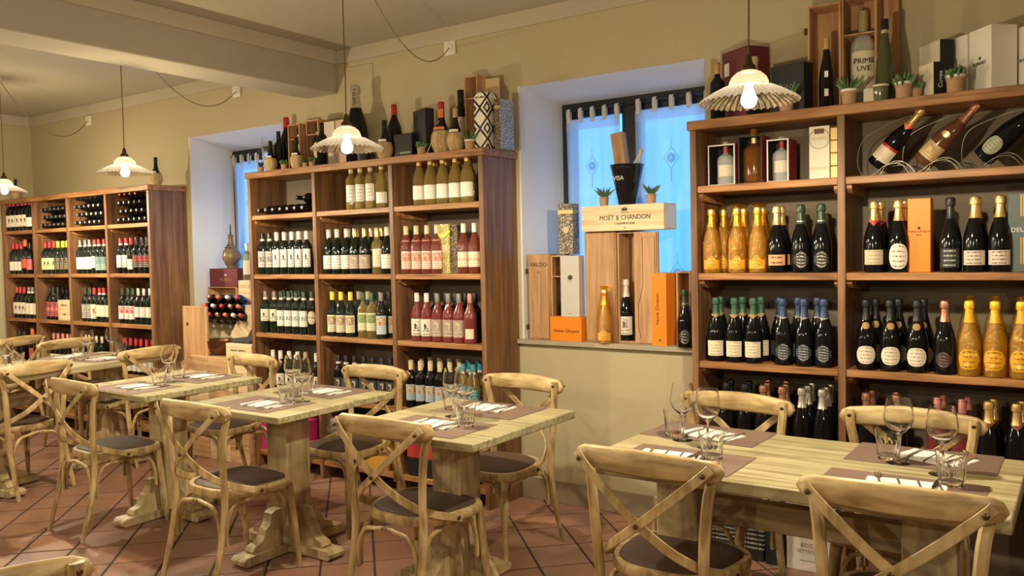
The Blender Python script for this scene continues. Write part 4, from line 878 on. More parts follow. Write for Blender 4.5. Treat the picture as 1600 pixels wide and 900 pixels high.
placemat(-6.03, 3.42, .30, .43, radians(8), 'woven brown placemat by the crates, '+T0n); placemat(-6.45, 3.38, .30, .43, radians(8), 'woven brown placemat on the far cabinet side, '+T0n)
placemat(-5.93, 2.72, .30, .43, radians(8), 'woven brown placemat beside the nearer chair back, '+T0n)
napkin_set(-6.03, 3.40, 98, 'by the crates, '+T0n); napkin_set(-6.42, 3.36, 98, 'on the far cabinet side, '+T0n); napkin_set(-5.93, 2.70, 98, 'beside the nearer chair back, '+T0n)
glasses([('w', 138, 562, 'before the far chair rail'), ('w', 176, 557, 'beside the tumbler of the crates side'), ('w', 10, 583, 'beside the nearer chair back'), ('t', 123, 563, 'before the far chair rail'), ('t', 190, 556, 'of the crates side'), ('t', 28, 575, 'beside the nearer chair back')], T0n)
# ------------------------------------------------------------------ pendants
CAPM = None
def cap_mat():
    m = bpy.data.materials.new('opal_glass'); m.use_nodes = True; nt = m.node_tree; nt.nodes.clear(); L = nt.links.new
    o = N(nt, 'ShaderNodeOutputMaterial'); t = N(nt, 'ShaderNodeBsdfTranslucent'); t.inputs[0].default_value = (.006, .0055, .0042, 1); tp = N(nt, 'ShaderNodeBsdfTransparent'); tp.inputs[0].default_value = (.9, .85, .7, 1)
    a = N(nt, 'ShaderNodeMixShader'); a.inputs[0].default_value = .25; L(t.outputs[0], a.inputs[1]); L(tp.outputs[0], a.inputs[2]); L(a.outputs[0], o.inputs[0]); return m
def bulb_mat():
    m = bpy.data.materials.new('lit_bulb'); m.use_nodes = True; nt = m.node_tree; nt.nodes.clear(); L = nt.links.new
    o = N(nt, 'ShaderNodeOutputMaterial'); e = N(nt, 'ShaderNodeEmission'); e.inputs[0].default_value = (1, .84, .58, 1); e.inputs[1].default_value = BULB_E; tp = N(nt, 'ShaderNodeBsdfTransparent')
    a = N(nt, 'ShaderNodeMixShader'); a.inputs[0].default_value = .6; L(e.outputs[0], a.inputs[1]); L(tp.outputs[0], a.inputs[2]); L(a.outputs[0], o.inputs[0]); return m
OPAL = cap_mat(); BULBM = bulb_mat()
def pendant_meshes():
    nf = 44; n = nf*4
    def skirt(r, z, a): return r*(1+.018*cos(nf*a)*min(1, max(0, (r-.06)/.08)))
    prof = [(.062, .050), (.085, .042), (.115, .026), (.145, .007), (.158, -.004)]
    mb = MB(); vs = []
    for r, z in prof:
        for i in range(n):
            a = 2*pi*i/n; w = min(1, max(0, (r-.065)/.09)); rr = r*(1+.012*w*cos(nf*a)); vs.append((rr*cos(a), rr*sin(a), z+.0032*w*cos(nf*a)))
    fs = [(k*n+i, k*n+(i+1) % n, (k+1)*n+(i+1) % n, (k+1)*n+i) for k in range(len(prof)-1) for i in range(n)]
    mb.add(vs, fs); sk = mb.mesh('shade_skirt', SHADEG, ang=80)
    cp = MB().lathe([(.064, .048), (.062, .060), (.055, .076), (.040, .090), (.024, .097), (.017, .099)], 32, capb=False, capt=False).mesh('shade_crown', OPAL)
    so = MB().lathe([(.022, .092), (.024, .100), (.022, .112), (.013, .120), (.010, .140), (.006, .150)], 16).mesh('lamp_socket', PM('bronze_socket', (.10, .06, .03), .4, .6))
    bu = MB().lathe([(.004, -.022), (.016, -.018), (.024, -.006), (.025, .008), (.018, .028), (.012, .045), (.012, .060)], 18).mesh('bulb', BULBM)
    return [('shade_skirt', sk), ('shade_crown', cp), ('lamp_socket', so), ('bulb', bu)]
PMESH = pendant_meshes()
def pendant(x, y, z, label, sock=None, k=1.0):
    root = thing('pendant_lamp', label, 'lamp', (x, y, z), 0, 'fluted glass pendant lamps')
    for nm, me in PMESH: link(nm, me, root)
    h = CEIL-z
    put('cord', MB().sweep([(0, 0, .148), (.002, 0, .3), (-.001, .001, h*.6), (0, 0, h)], circ(.0028, 6), up=(0, 1, 0)), CORD, root)
    put('ceiling_hook', MB().lathe([(.016, h-.012), (.016, h)], 10).lathe([(.004, h-.03), (.004, h-.012)], 8), WHITE, root)
    if sock:
        S = Vector(sock)-Vector((x, y, z)); A = Vector((0, 0, h-.02)); P = []
        for i in range(21):
            t = i/20; p = A.lerp(S, t); p.z -= .30*4*t*(1-t)*(1-.25*(1-t)); P.append(p)
        put('swag_cord', MB().sweep(P, circ(.0028, 6), up=(0, 0, 1)), CORD, root)
        sx, sy, sz = S
        put('wall_plate', MB().box(sx-.045, sx+.045, sy+.0, sy+.012, sz-.045, sz+.045, c=.003).box(sx-.025, sx+.025, sy-.006, sy, sz-.025, sz+.025, c=.004), WHITE, root)
    l = bpy.data.lights.new('bulb_light', 'POINT'); l.energy = PEND_W*k; l.color = WARM; l.shadow_soft_size = .024
    lo = bpy.data.objects.new('bulb_light', l); COL.objects.link(lo); lo.parent = root; lo.location = (0, 0, .002)
pendant(-.913, 2.692, 1.99, 'lit pendant with clear fluted glass skirt, hanging before the champagne cabinet')
pendant(-2.700, 2.660, 1.99, 'lit fluted glass pendant hanging before the middle cabinet, its cord swagged to the wall', (-3.396, WY-.014, 2.835))
pendant(-4.81, 2.885, 2.045, 'lit fluted glass pendant hanging beyond the beam edge, above the far square table', (-5.54, WY-.014, 2.825), 1.25)
pendant(-7.06, 3.22, 2.08, 'lit fluted glass pendant over the far long table, cut by the picture edge', (-7.70, WY-.014, 2.825), 1.35)
# a second row of the same lamps behind the viewer
for i, (x, y) in enumerate(((1.0, .9), (-1.0, -.8), (-3.2, .1), (-5.4, .1), (-7.4, .4))):
    pendant(x, y, 1.99, 'lit fluted glass pendant of the row behind the camera, %s' % ['window end', 'over the aisle', 'before the beam', 'past the beam', 'far end', 'last row near side', 'last row middle', 'last row past the beam'][i], k=.62)
# ------------------------------------------------------------------ boxes and bits on the cabinets and sills
def pbox(px0, px1, pyt, Y, z, depth, name, label, cat, mat, parent=None, pym=None, c=.0015, py0=300, group=None, mats=None):
    """box whose front face spans px0..px1 on plane Y, standing on z, its top seen at pyt"""
    A = at_y(px0, pyt, Y); B = at_y(px1, pyt, Y); h = (A.z+B.z)/2-z; w = B.x-A.x; cx = (A.x+B.x)/2
    root = thing(name, label, cat, (cx, Y, z), 0, group)
    body = put('carton' if 'box' in name else 'body', MB().box(-w/2, w/2, 0, depth, 0, h, c=c), mat, root)
    return root, w, h
def rbox(pl, pc, pr_, pyt, Y, z, th, label, mat, name='gift_box', zoff=0):
    """carton turned by th: near corner at pc on plane Y, its two faces reaching to pl and pr_"""
    c = at_y(pc, pyt, Y); h = c.z-z; t = radians(th); dl = Vector((-sin(t), cos(t))); dr = Vector((cos(t), sin(t)))
    def reach(px, d):
        r = ray(px, pyt); k = (c.y*r.x-c.x*r.y)/(d.x*r.y-d.y*r.x); return k
    a = reach(pl, dl); b = reach(pr_, dr)
    root = thing(name, label, 'box', (c.x, c.y, z), t)
    put('carton', MB().box(0, b, 0, a, 0, h, c=.0015), mat, root)
    return root, a, b, h
LEFTF = (radians(90), 0, radians(-90))
def open_crate(x, y, z, w, d, h, name, label, mat=CRATEZ, t=.010, shelf=None, rz=0, lid=None, cat='crate'):
    """upright wine case without its front lid, open toward -y"""
    root = thing(name, label, cat, (x, y, z), rz)
    put('back_board', MB().box(-w/2+t, w/2-t, d-t, d, t, h-t), mat, root)
    for s in (-1, 1): put('side_board', MB().box(s*w/2, s*(w/2-t), 0, d, 0, h, c=.001), mat, root)
    put('end_board', MB().box(-w/2+t, w/2-t, 0, d, h-t, h, c=.001), mat, root); put('end_board', MB().box(-w/2+t, w/2-t, 0, d, 0, t, c=.001), mat, root)
    if shelf:
        for s in shelf: put('spacer_board', MB().box(-w/2+t, w/2-t, .004, d-t, s, s+.006), mat, root)
    return root
def blades(n, L, wd, tilt, zoff=0, seed=0):
    mb = MB(); rn = random.Random(seed)
    for i in range(n):
        a = 2*pi*i/n*1.0+rn.uniform(-.2, .2); t = tilt*rn.uniform(.6, 1.2); l = L*rn.uniform(.75, 1.1)
        d = Vector((cos(a)*sin(t), sin(a)*sin(t), cos(t)))
        mb.sweep([Vector((cos(a)*.004, sin(a)*.004, zoff)), Vector((cos(a)*.004, sin(a)*.004, zoff))+d*l*.5+Vector((0, 0, .0)), Vector((0, 0, zoff))+d*l+Vector((0, 0, -.004))], circ(wd, 6, wd*.4), up=(-sin(a), cos(a), .01), scl=[.8, 1, .08])
    return mb
def pot_plant(px, Y, z, label, kind='spiky', s=1.0, pot=TERRA, glassy=False):
    X = at_y(px, 200, Y).x; root = thing('potted_succulent', label, 'plant', (X, Y, z), 0, 'little potted succulents')
    put('pot', MB().lathe([(.020*s, 0), (.024*s, .002), (.026*s, .040*s), (.028*s, .042*s), (.028*s, .050*s), (.023*s, .050*s), (.021*s, .044*s)], 16), pot, root)
    if glassy: put('rim', MB().lathe([(.0275*s, .050*s), (.029*s, .052*s), (.029*s, .058*s), (.024*s, .058*s)], 16, capb=False), WHITEC, root)
    if kind == 'spiky': mb = blades(16, .080*s, .0075*s, .75, .045*s, int(px))
    elif kind == 'rosette':
        mb = blades(12, .050*s, .013*s, 1.1, .046*s, int(px)); b2 = blades(9, .048*s, .012*s, .6, .050*s, int(px)+3); mb.add(b2.v, b2.f)
    else: mb = blades(6, .06*s, .011*s, .35, .045*s, int(px))
    put('leaves', mb, LEAFM if kind != 'dark' else LEAFD, root)
def fiasco(px, Y, z, s, label, cap='black', band=None, cord=False):
    X = at_y(px, 200, Y).x; root = thing('straw_flask', label, 'bottle', (X, Y, z), 0, 'straw-covered wine flasks')
    put('straw_jacket', MB().lathe([(.030*s, 0), (.036*s, .004*s), (.036*s, .014*s), (.044*s, .030*s), (.050*s, .055*s), (.047*s, .085*s), (.040*s, .102*s), (.036*s, .106*s)], 28, mod=lambda r, z_, a: r*(1+.018*cos(14*a))), STRAW, root)
    put('bottle_glass', MB().lathe([(.034*s, .100*s), (.028*s, .120*s), (.019*s, .142*s), (.0145*s, .165*s), (.0135*s, .205*s)], 18), BLACKG, root)
    put('capsule', MB().lathe([(.0145*s, .185*s), (.0148*s, .232*s), (.013*s, .235*s)], 14), foilm(cap), root)
    put('label', MB().arc_patch(.0375*s, .098*s, .122*s, -pi/2-1.0, -pi/2+1.0, 8).mesh and MB().arc_patch(.0372*s, .088*s+.012*s, .120*s, -pi/2-1.0, -pi/2+1.0, 8), band or LM('l_white_lines', iv, bk), root)
    put('binding', MB().lathe([(.0385*s, .1015*s), (.0395*s, .104*s), (.0385*s, .1065*s)], 20, capb=False, capt=False), BLACK, root)
    if cord: put('hanging_cord', MB().sweep(smoothpath([(0, -.017*s, .15*s), (-.03, -.035, .13), (-.055, -.05, .05), (-.075, -.06, .004), (-.082, -.055, .003)], 4), circ(.002, 6)), CREAMC, root)
    return root
T1, T2, T3 = U[1]['t'], U[2]['t'], U[3]['t']
fiasco(20, 4.05, T1, .86, 'straw flask with black cap standing alone at the far end of the far cabinet top')
fiasco(241, 4.08, T1, 1.0, 'straw flask behind the far pendant, at the window end of the far cabinet top')
# middle cabinet top, from its far end
pot_plant(405, 4.03, T2, 'small potted plant with dark upright leaves at the end of the middle cabinet top', 'dark', .9)
gx = at_y(420, 250, 4.15).x
gv = thing('glass_goblet', 'big clear glass goblet behind a straw flask at the middle cabinet\'s far end', 'glass', (gx, 4.16, T2)); put('goblet', MB().lathe([(.05, 0), (.048, .003), (.008, .01), (.007, .10), (.03, .125), (.055, .17), (.06, .22), (.052, .28), (.050, .28), (.058, .22), (.052, .17), (.028, .128), (.001, .115)], 24), GLASS, gv)
fiasco(421.5, 4.03, T2, .95, 'straw flask beside the dark-leaved pot on the middle cabinet top')
bottle('plain_dark', (at_y(436, 240, 4.1).x, 4.10, T2), 0, 'plain dark bottle between the first two flasks on the middle cabinet top', None)
KINDS['tallred'] = dict(shape='burgundy', glass=BLACKG, cap=foilm('red'), s=1.38, labels=[(.10, .15, LM('l_cream_plain', cr, bk), .8)], d='')
bottle('tallred', (at_y(448, 240, 4.2).x, 4.205, T2), 0, 'large dark bottle with red cap beside the open wooden case, middle cabinet top', None)
pot_plant(442, 4.0, T2, 'low potted rosette beneath the large red-capped bottle', 'rosette', .85)
c1 = open_crate(at_y(463, 240, 4.12).x, 4.10, T2, .125, .12, .335, 'wine_case', 'open upright wooden case behind the second straw flask on the middle cabinet', CRATEZ, shelf=[.225])
bottle('w_long', (c1.location.x, 4.155, T2+.010), .5, 'dark bottle inside the open wooden case behind the second straw flask', None)
fiasco(462, 4.02, T2, .92, 'straw flask standing before the open wooden case, middle cabinet top')
c2 = open_crate(at_y(492, 240, 4.12).x, 4.10, T2, .125, .12, .345, 'wine_case', 'open upright wooden case beside the pink-fronted carton, middle cabinet top', CRATEZ, shelf=[.24])
bottle('w_long', (c2.location.x, 4.155, T2+.010), .5, 'dark bottle inside the wooden case beside the pink-fronted carton', None)
pot_plant(475, 4.0, T2, 'tiny clay pot beside the flask before the wooden case', 'dark', .7); pot_plant(486, 4.0, T2, 'little clay pot with tucked leaves before the second wooden case', 'rosette', .8)
bottle('plain_dark', (at_y(504, 240, 4.03).x, 4.03, T2), 0, 'short dark bottle in front of the cream carton', None)
r, w, h = pbox(503, 522, 190, 4.13, T2, .10, 'gift_box', 'plain cream carton behind the pendant on the middle cabinet', 'box', CREAMC)
r, w, h = pbox(523, 541, 187, 4.11, T2, .12, 'gift_box', 'carton with pale pink front behind the pendant on the middle cabinet', 'box', PM('pale_pink_card', (.66, .42, .34), .6))
KINDS['magnum'] = dict(shape='champagne', glass=BLACKG, cap=foilm('silver'), s=1.72, seg=24, labels=[(.255, .262, foilm('gold'), 2.4)], d='')
mg = bottle('magnum', (at_y(559, 240, 4.16).x, 4.155, T2), .5, 'giant champagne bottle with silver foil behind the pendant', None)
text(mg, 'MARTINI', .032, (0, -.0335, .455), (radians(90), radians(-90), 0), BLKTXT)
# poinsettia
px_ = thing('red_poinsettia', 'red artificial flower beside the giant champagne bottle', 'flower', (at_y(566, 240, 4.03).x, 4.04, T2))
put('pot', MB().lathe([(.035, 0), (.045, .07), (.047, .07), (.042, .07)], 16), BLACK, px_)
mbp = blades(14, .085, .018, 1.15, .075, 5); b2 = blades(8, .06, .014, .55, .085, 6); mbp.add(b2.v, b2.f); put('petals', mbp, PM('red_petal', (.28, .012, .02), .6), px_)
bw = thing('dark_platter', 'dark footed dish beside the straw flask behind the pendant', 'dish', (at_y(582, 240, 4.1).x, 4.1, T2)); put('dish', MB().lathe([(.04, 0), (.038, .006), (.010, .012), (.010, .085), (.07, .10), (.075, .108), (.068, .106), (.01, .10)], 24), PM('dark_pewter', (.05, .045, .04), .3, .8), bw)
fiasco(600.5, 4.03, T2, 1.08, 'straw flask between the pendant and the low black box')
KINDS['redcap_b'] = dict(shape='burgundy', glass=BLACKG, cap=foilm('red'), s=1.25, d='')
bottle('redcap_b', (at_y(617.5, 240, 4.16).x, 4.16, T2), 0, 'dark bottle with deep red cap behind the low black box', None)
r, w, h = pbox(615, 643, 209, 4.04, T2, .10, 'gift_box', 'low black carton with pale crest on the middle cabinet top', 'box', BLACK); text(r, '~ ANTINORI ~', .018, (w*.12, -.001, h*.22), FRONT, WHITETXT)
r, a, b, h = rbox(645, 664, 678, 168, 4.03, T2, 66, 'tall black carton behind the small rosette pot', BLACK)
pot_plant(657.5, 4.0, T2, 'small pale rosette in a clay pot before the tall black carton', 'rosette', 1.0)
fb = fiasco(690, 4.05, T2, 1.36, 'largest straw flask, orange label and red cap, with a hanging cord', 'red', LM('l_orange2', (.75, .20, .04), bk, 'text', 4), True)
put('neck_label', MB().arc_patch(.0208, .222, .275, -pi/2-1.3, -pi/2+1.3, 8), LM('l_orange2', iv, bk), fb)
fiasco(712, 4.03, T2, 1.12, 'straw flask with brown cap between the largest flask and the green potted succulent', 'tan')
KINDS['tallcream'] = dict(shape='bordeaux', glass=BLACKG, cap=foilm('black'), s=1.36, labels=[(.08, .17, LM('l_cream_plain', cr, bk), 1.6)], d='')
bottle('tallcream', (at_y(721, 240, 4.18).x, 4.185, T2), .5, 'tall dark bottle with cream label behind the straw flasks', None)
pot_plant(733, 4.0, T2, 'green spiky succulent in a clay pot beside the diamond-patterned box', 'spiky', 1.05, glassy=True)
c3 = open_crate(at_y(741, 232, 4.15).x, 4.13, T2, .10, .12, .47, 'wine_case', 'tall open wooden case behind the diamond-patterned box', CRATEZ, shelf=[.33])
ld = thing('case_lid', 'raw wooden sliding lid behind the diamond-patterned box', 'lid', (at_y(766, 240, 4.2).x, 4.215, T2)); put('lid_board', MB().box(-.065, .065, 0, .012, 0, .455, c=.002), PALECR, ld)
# diamond box
def diamond_mat():
    m, nt, b = new_mat('black_white_diamonds'); L = nt.links.new; tc = N(nt, 'ShaderNodeTexCoord'); sp = N(nt, 'ShaderNodeSeparateXYZ'); L(tc.outputs['Object'], sp.inputs[0])
    u = MTH(nt, 'DIVIDE', MTH(nt, 'ADD', sp.outputs[0], sp.outputs[1]), .110); v = MTH(nt, 'DIVIDE', sp.outputs[2], .122)
    p = MTH(nt, 'ABSOLUTE', MTH(nt, 'SUBTRACT', MTH(nt, 'FRACT', MTH(nt, 'ADD', u, .5)), .5)); q = MTH(nt, 'ABSOLUTE', MTH(nt, 'SUBTRACT', MTH(nt, 'FRACT', v), .5))
    d = MTH(nt, 'ADD', p, q)   # 0 at diamond centre .. 1
    a = MTH(nt, 'LESS_THAN', d, .40); ring = MTH(nt, 'MULTIPLY', MTH(nt, 'GREATER_THAN', d, .56), MTH(nt, 'LESS_THAN', d, .70)); ring2 = MTH(nt, 'GREATER_THAN', d, .84)
    w = MTH(nt, 'MAXIMUM', MTH(nt, 'MAXIMUM', a, ring), ring2)
    mx = N(nt, 'ShaderNodeMix', data_type='RGBA'); L(w, mx.inputs[0]); mx.inputs[6].default_value = (.012, .012, .012, 1); mx.inputs[7].default_value = (.74, .70, .60, 1); L(mx.outputs[2], b.inputs['Base Color']); b.inputs['Roughness'].default_value = .4; return m
r, w, h = pbox(738, 760, 143, 4.02, T2, .125, 'gift_box', 'tall gift box with black and cream diamond pattern', 'box', diamond_mat(), c=.012); text(r, 'VENTURINI', .016, (0, -.0015, .305), FRONT, BLKTXT, sx=.8)
def speckle(name, a, b_, sc=90):
    m, nt, b = new_mat(name); L = nt.links.new; tc = N(nt, 'ShaderNodeTexCoord'); v = N(nt, 'ShaderNodeTexVoronoi'); v.inputs['Scale'].default_value = sc; L(tc.outputs['Object'], v.inputs['Vector'])
    L(ramp(nt, [(.28, a), (.5, b_)], v.outputs['Distance']), b.inputs['Base Color']); b.inputs['Roughness'].default_value = .5; return m
FLOR = speckle('floral_print', (.62, .58, .48), (.12, .10, .07), 110); FLORB = speckle('dark_floral_print', (.30, .20, .08), (.05, .035, .02), 110); FLORY = speckle('yellow_floral_print', (.66, .60, .40), (.35, .30, .06), 100)
FLORW = speckle('white_floral_print', (.66, .66, .68), (.25, .26, .30), 110)
r, w, h = pbox(772, 781, 154, 4.05, T2, .14, 'gift_box', 'tall floral-print gift box at the window end of the middle cabinet top', 'box', FLORW, c=.001); put('front_face', MB().box(-w/2+.002, w/2-.002, -.0012, 0, .002, h-.002), FLORB, r); put('ribbon_seal', MB().box(-w/2, w/2, -.004, -.0012, h*.80, h*.86), FOIL['gold'], r)
# champagne cabinet top
KINDS['goldcap'] = dict(shape='bordeaux', glass=BLACKG, cap=foilm('gold'), s=1.0, d='')
bottle('goldcap', (at_y(1124, 200, 4.1).x, 4.08, T3), 0, 'dark bottle with gold cap at the window end of the champagne cabinet top', None)
r, a, b, h = rbox(1128, 1168, 1202, 70, 4.04, T3, 57, 'tall maroon carton behind the near pendant', MAROON); put('sticker', MB().box(-.0012, 0, a*.72, a*.9, h*.66, h*.84), WHITEC, r)
KINDS['tagb'] = dict(shape='champagne', glass=BLACKG, cap=foilm('tan'), s=.92, tagm=WHITEC, d='')
bottle('tagb', (at_y(1181, 180, 4.04).x, 4.03, T3), 0, 'dark bottle with tan foil and tag before the maroon carton', None)
r, a, b, h = rbox(1204, 1256, 1270, 95, 4.0, T3, 74, 'wide black carton with faint script behind the near pendant', BLACK); text(r, 'Bisol', .045, (-.001, a*.5, h*.55), LEFTF, PM('grey_print', (.2, .2, .2), .5))
pot_plant(1229, 4.0, T3, 'bushy succulent before the wide black carton', 'spiky', 1.25)
cx_ = at_y(1291, 80, 4.14).x
oc = open_crate(cx_, 4.10, T3, .15, .15, .50, 'wine_case', 'tall open wooden case behind the slender black bottle on the champagne cabinet', CRATEZ); put('latch', MB().box(-.092, -.075, -.002, .012, .37, .40, c=.002), BOLT, oc)
KINDS['hockblack'] = dict(shape='hock', glass=BLACKG, cap=foilm('gold'), s=.93, tagm=WHITEC, labels=[(.06, .095, LM('l_cream_plain', cr, bk), .5)], d='')
bottle('hockblack', (at_y(1291, 150, 4.02).x, 4.03, T3), .2, 'slender black bottle with gold cap and white tag before a wooden case', None)
pot_plant(1327, 4.0, T3, 'blue-green aloe in a glazed pot beside the slender black bottle', 'spiky', 1.25, glassy=True)
oc = open_crate(at_y(1345, 80, 4.16).x, 4.12, T3, .155, .16, .52, 'wine_case', 'open wooden case holding a bottle with big cream label', CRATEZ, shelf=[.34])
KINDS['grappa'] = dict(shape='bordeaux', glass=CLEARSP, cap=foilm('tan'), s=1.5, labels=[(.045, .17, PM('cream_label', (.74, .70, .50), .6), 2.2)], d='')
gb = bottle('grappa', (at_y(1345, 100, 4.16).x+.004, 4.19, T3+.011), .25, 'large clear bottle with cream label inside a wooden case', None)
text(gb, 'PRIME\nUVE', .034, (0, -.0600, .19), FRONT, BLKTXT)
ld = thing('case_lid', 'tall wooden sliding lid beside the case with the clear bottle', 'lid', (at_y(1376, 60, 4.22).x, 4.235, T3)); put('lid_board', MB().box(-.075, .075, 0, .014, 0, .53, c=.002), CRATEZ, ld)
KINDS['flute'] = dict(shape='hock', glass=PM('olive_glass', (.10, .11, .05), .08, trans=.35), cap=foilm('black'), ring=foilm('silver'), s=1.07, d='')
bottle('flute', (at_y(1382, 150, 4.05).x, 4.06, T3), 0, 'tall olive flute bottle with black and silver cap', None)
r, w, h = pbox(1349, 1366, 138, 3.99, T3, .05, 'small_print_box', 'small printed card box beside a green glass tumbler', 'box', LM('l_sketch', (.55, .52, .38), (.06, .05, .04), 'text', 6))
gt = thing('green_tumbler', 'thick green glass tumbler with pale rim on the champagne cabinet top', 'glass', (at_y(1378, 150, 4.02).x, 4.0, T3)); put('tumbler_glass', MB().lathe([(.028, 0), (.030, .004), (.033, .07), (.031, .07), (.027, .01)], 20), PM('green_tumbler_glass', (.18, .19, .10), .1, trans=.4), gt); put('rim', MB().lathe([(.0335, .068), (.0345, .072), (.0335, .076), (.031, .072)], 20, capb=False, capt=False), CREAMC, gt)
pot_plant(1412, 4.0, T3, 'leafy succulent in a glazed pot beside the green tumbler', 'rosette', 1.3, glassy=True)
pot_plant(1431, 4.03, T3, 'grey-green rosette crowding the leafy succulent and the black and cream cartons', 'rosette', .95)
WBm = [PM('carton_cream', (.72, .66, .50), .55), BLACK]
def twotone(pl, pc, pr_, pyt, Y, th, label):
    r, a, b, h = rbox(pl, pc, pr_, pyt, Y, T3, th, label, BLACK); put('side_panel', MB().box(-.0015, 0, .001, a-.001, .001, h-.001), WBm[0], r); return r, a, b, h
twotone(1437, 1469, 1491, 61, 4.09, 40, 'taller black carton with cream side behind the lower one'); r, a, b, h = twotone(1436, 1459, 1478, 96, 4.0, 40, 'lower black carton with cream side and script on its front')
text(r, 'Cuvee', .028, (b*.55, -.001, h*.5), (radians(90), radians(-90), 0), WHITETXT)
r, a, b, h = rbox(1486, 1510, 1514, 53, 4.10, T3, 44, 'narrow white carton behind a potted succulent', WHITEC)
pot_plant(1493, 4.0, T3, 'broad-leaved succulent in a glazed pot before the white cartons', 'rosette', 1.35, glassy=True)
r, a, b, h = rbox(1514, 1549, 1590, 37, 4.0, T3, 40, 'large white carton with small crest, before the picture edge', WHITEC); text(r, 'RUINART', .020, (-.001, a*.5, h*.46), LEFTF, BLKTXT); put('crest', MB().lathe([(.007, 0), (.005, .0012)], 12), BLKTXT, r, (-.0002, a*.5, h*.54), (0, radians(-90), 0))
r, a, b, h = rbox(1591, 1622, 1660, 32, 4.0, T3, 40, 'large white carton cut by the picture edge', WHITEC); text(r, 'RUINART', .020, (-.001, a*.55, h*.46), LEFTF, BLKTXT)
# champagne cabinet: boxes on the shelves
Z0, Z1, Z2, Z3 = U[3]['z'][:4]
def display_box(px0, px1, pyt, label, kind, sidem, edge=WHITEC, rz=0):
    A = at_y(px0, pyt, 4.0); B = at_y(px1, pyt, 4.0); w = B.x-A.x; h = A.z-Z0; x = (A.x+B.x)/2; t = .006; d = .13
    root = thing('display_box', label, 'box', (x, 4.0, Z0), rz)
    put('box_shell', MB().box(-w/2, w/2, d-t, d, 0, h).box(-w/2, -w/2+t, 0, d-t, 0, h).box(w/2-t, w/2, 0, d-t, 0, h).box(-w/2+t, w/2-t, 0, d-t, h-t, h).box(-w/2+t, w/2-t, 0, d-t, 0, t), BLACK, root)
    put('edge_trim', MB().box(-w/2, -w/2+t, -.002, 0, 0, h).box(w/2-t, w/2, -.002, 0, 0, h).box(-w/2+t, w/2-t, -.002, 0, h-t, h).box(-w/2+t, w/2-t, -.002, 0, 0, t), edge, root)
    put('side_face', MB().box(w/2, w/2+.0015, 0, d, 0, h), sidem, root)
    return root, x, w, h
REDC = PM('red_card', (.22, .02, .02), .5)
KINDS['decant'] = dict(shape='squat', glass=CLEARSP, cap=foilm('silver'), seg=20, s=.80, labels=[(.05, .12, LM('l_cream_plain', cr, bk), 1.8, None, 'label'), (.196, .232, foilm('red'), 6.2, None, 'neck_label')], d='')
KINDS['decant_a'] = dict(shape='squat', glass=WHISKY, cap=foilm('gold'), seg=20, s=.98, labels=[(.196, .232, foilm('gold'), 6.2, None, 'neck_label')], d='')
for (a, b_, t_, lb, kd, sd, ed) in ((1106, 1148, 228, 'black display box with white edge, window end of the top champagne shelf', 'decant', REDC, WHITEC), (1153, 1190, 214, 'tall black display box holding the amber decanter', 'decant_a', REDC, BLACK), (1198, 1232, 219, 'black display box with white edge and red side', 'decant', REDC, WHITEC)):
    r, x, w, h = display_box(a, b_, t_, lb, kd, sd, ed)
    bottle(kd, (x, 4.063, Z0+.0065), .3, {'decant': 'squat clear spirit bottle in the %s display box' % ('window-end' if a < 1150 else 'red-sided'), 'decant_a': 'squat amber decanter in the tall display box'}[kd], None, name='spirit_bottle')
r, w, h = pbox(1264, 1296, 197, 4.0, Z0, .10, 'gift_box', 'tall pearl carton with round seal beside stacked gold cartons', 'box', PM('pearl_card', (.66, .62, .50), .35))
text(r, 'NONINO', .022, (0, -.001, .05), FRONT, GOLDTXT); text(r, 'NONINO', .018, (0, -.001, .185), FRONT, GOLDTXT); put('top_stamp', MB().box(-.022, .022, -.0012, 0, h-.035, h-.012), PM('brown_stamp', (.12, .04, .02), .5), r)
put('seal_ring', MB().sweep([(.045*cos(a*pi/12), -.001, .185+.045*sin(a*pi/12)) for a in range(24)], circ(.0012, 4), up=(0, 1, 0), closed=True), GOLDTXT, r)
bx = r.location.x+w/2
for i in range(4):
    r2 = thing('gold_carton', '%s gold carton counted up the stack against the champagne cabinet divider' % ORD[i], 'box', (bx+.034, 4.0, Z0+i*(h-.01)/4), 0, 'stacked gold cartons')
    put('carton', MB().box(-.031, .031, 0, .12, .0, (h-.01)/4-.002, c=.003), PM('gold_card', (.62, .46, .18), .4, .3), r2)
# tilted bottles in wire cradles
WIRE = PM('silver_wire', (.16, .14, .11), .35, .3)
KINDS['cordon'] = dict(shape='champagne', glass=BLACKG, cap=foilm('gold'), seg=22, s=.98, labels=[(.035, .10, LM('l_cordon', (.72, .62, .45), (.5, .4, .3), 'plain', 6), 2.2), (.10, .112, foilm('red'), 2.2, None, 'red_sash'), (.205, .228, foilm('orange'), 1.8, 'vee', 'neck_seal')], d='')
KINDS['cristal'] = dict(shape='champagne', glass=PM('brown_bronze_glass', (.10, .04, .02), .08, spec=.7), cap=foilm('copper'), seg=22, s=1.02, labels=[(.03, .10, LM('l_cristal', (.45, .30, .12), (.75, .6, .35), 'mark', 6, [(.6, .45, .2), (.3, .2, .08)]), 2.2), (.14, .165, foilm('gold'), .9, 'oval', 'medal')], d='')
KINDS['domp'] = dict(shape='champagne', glass=BLACKG, cap=foilm('black'), seg=22, s=1.05, labels=[(.03, .105, LM('l_domp', (.28, .30, .18), (.1, .1, .06), 'text', 6), 1.5, 'oval')], d='')
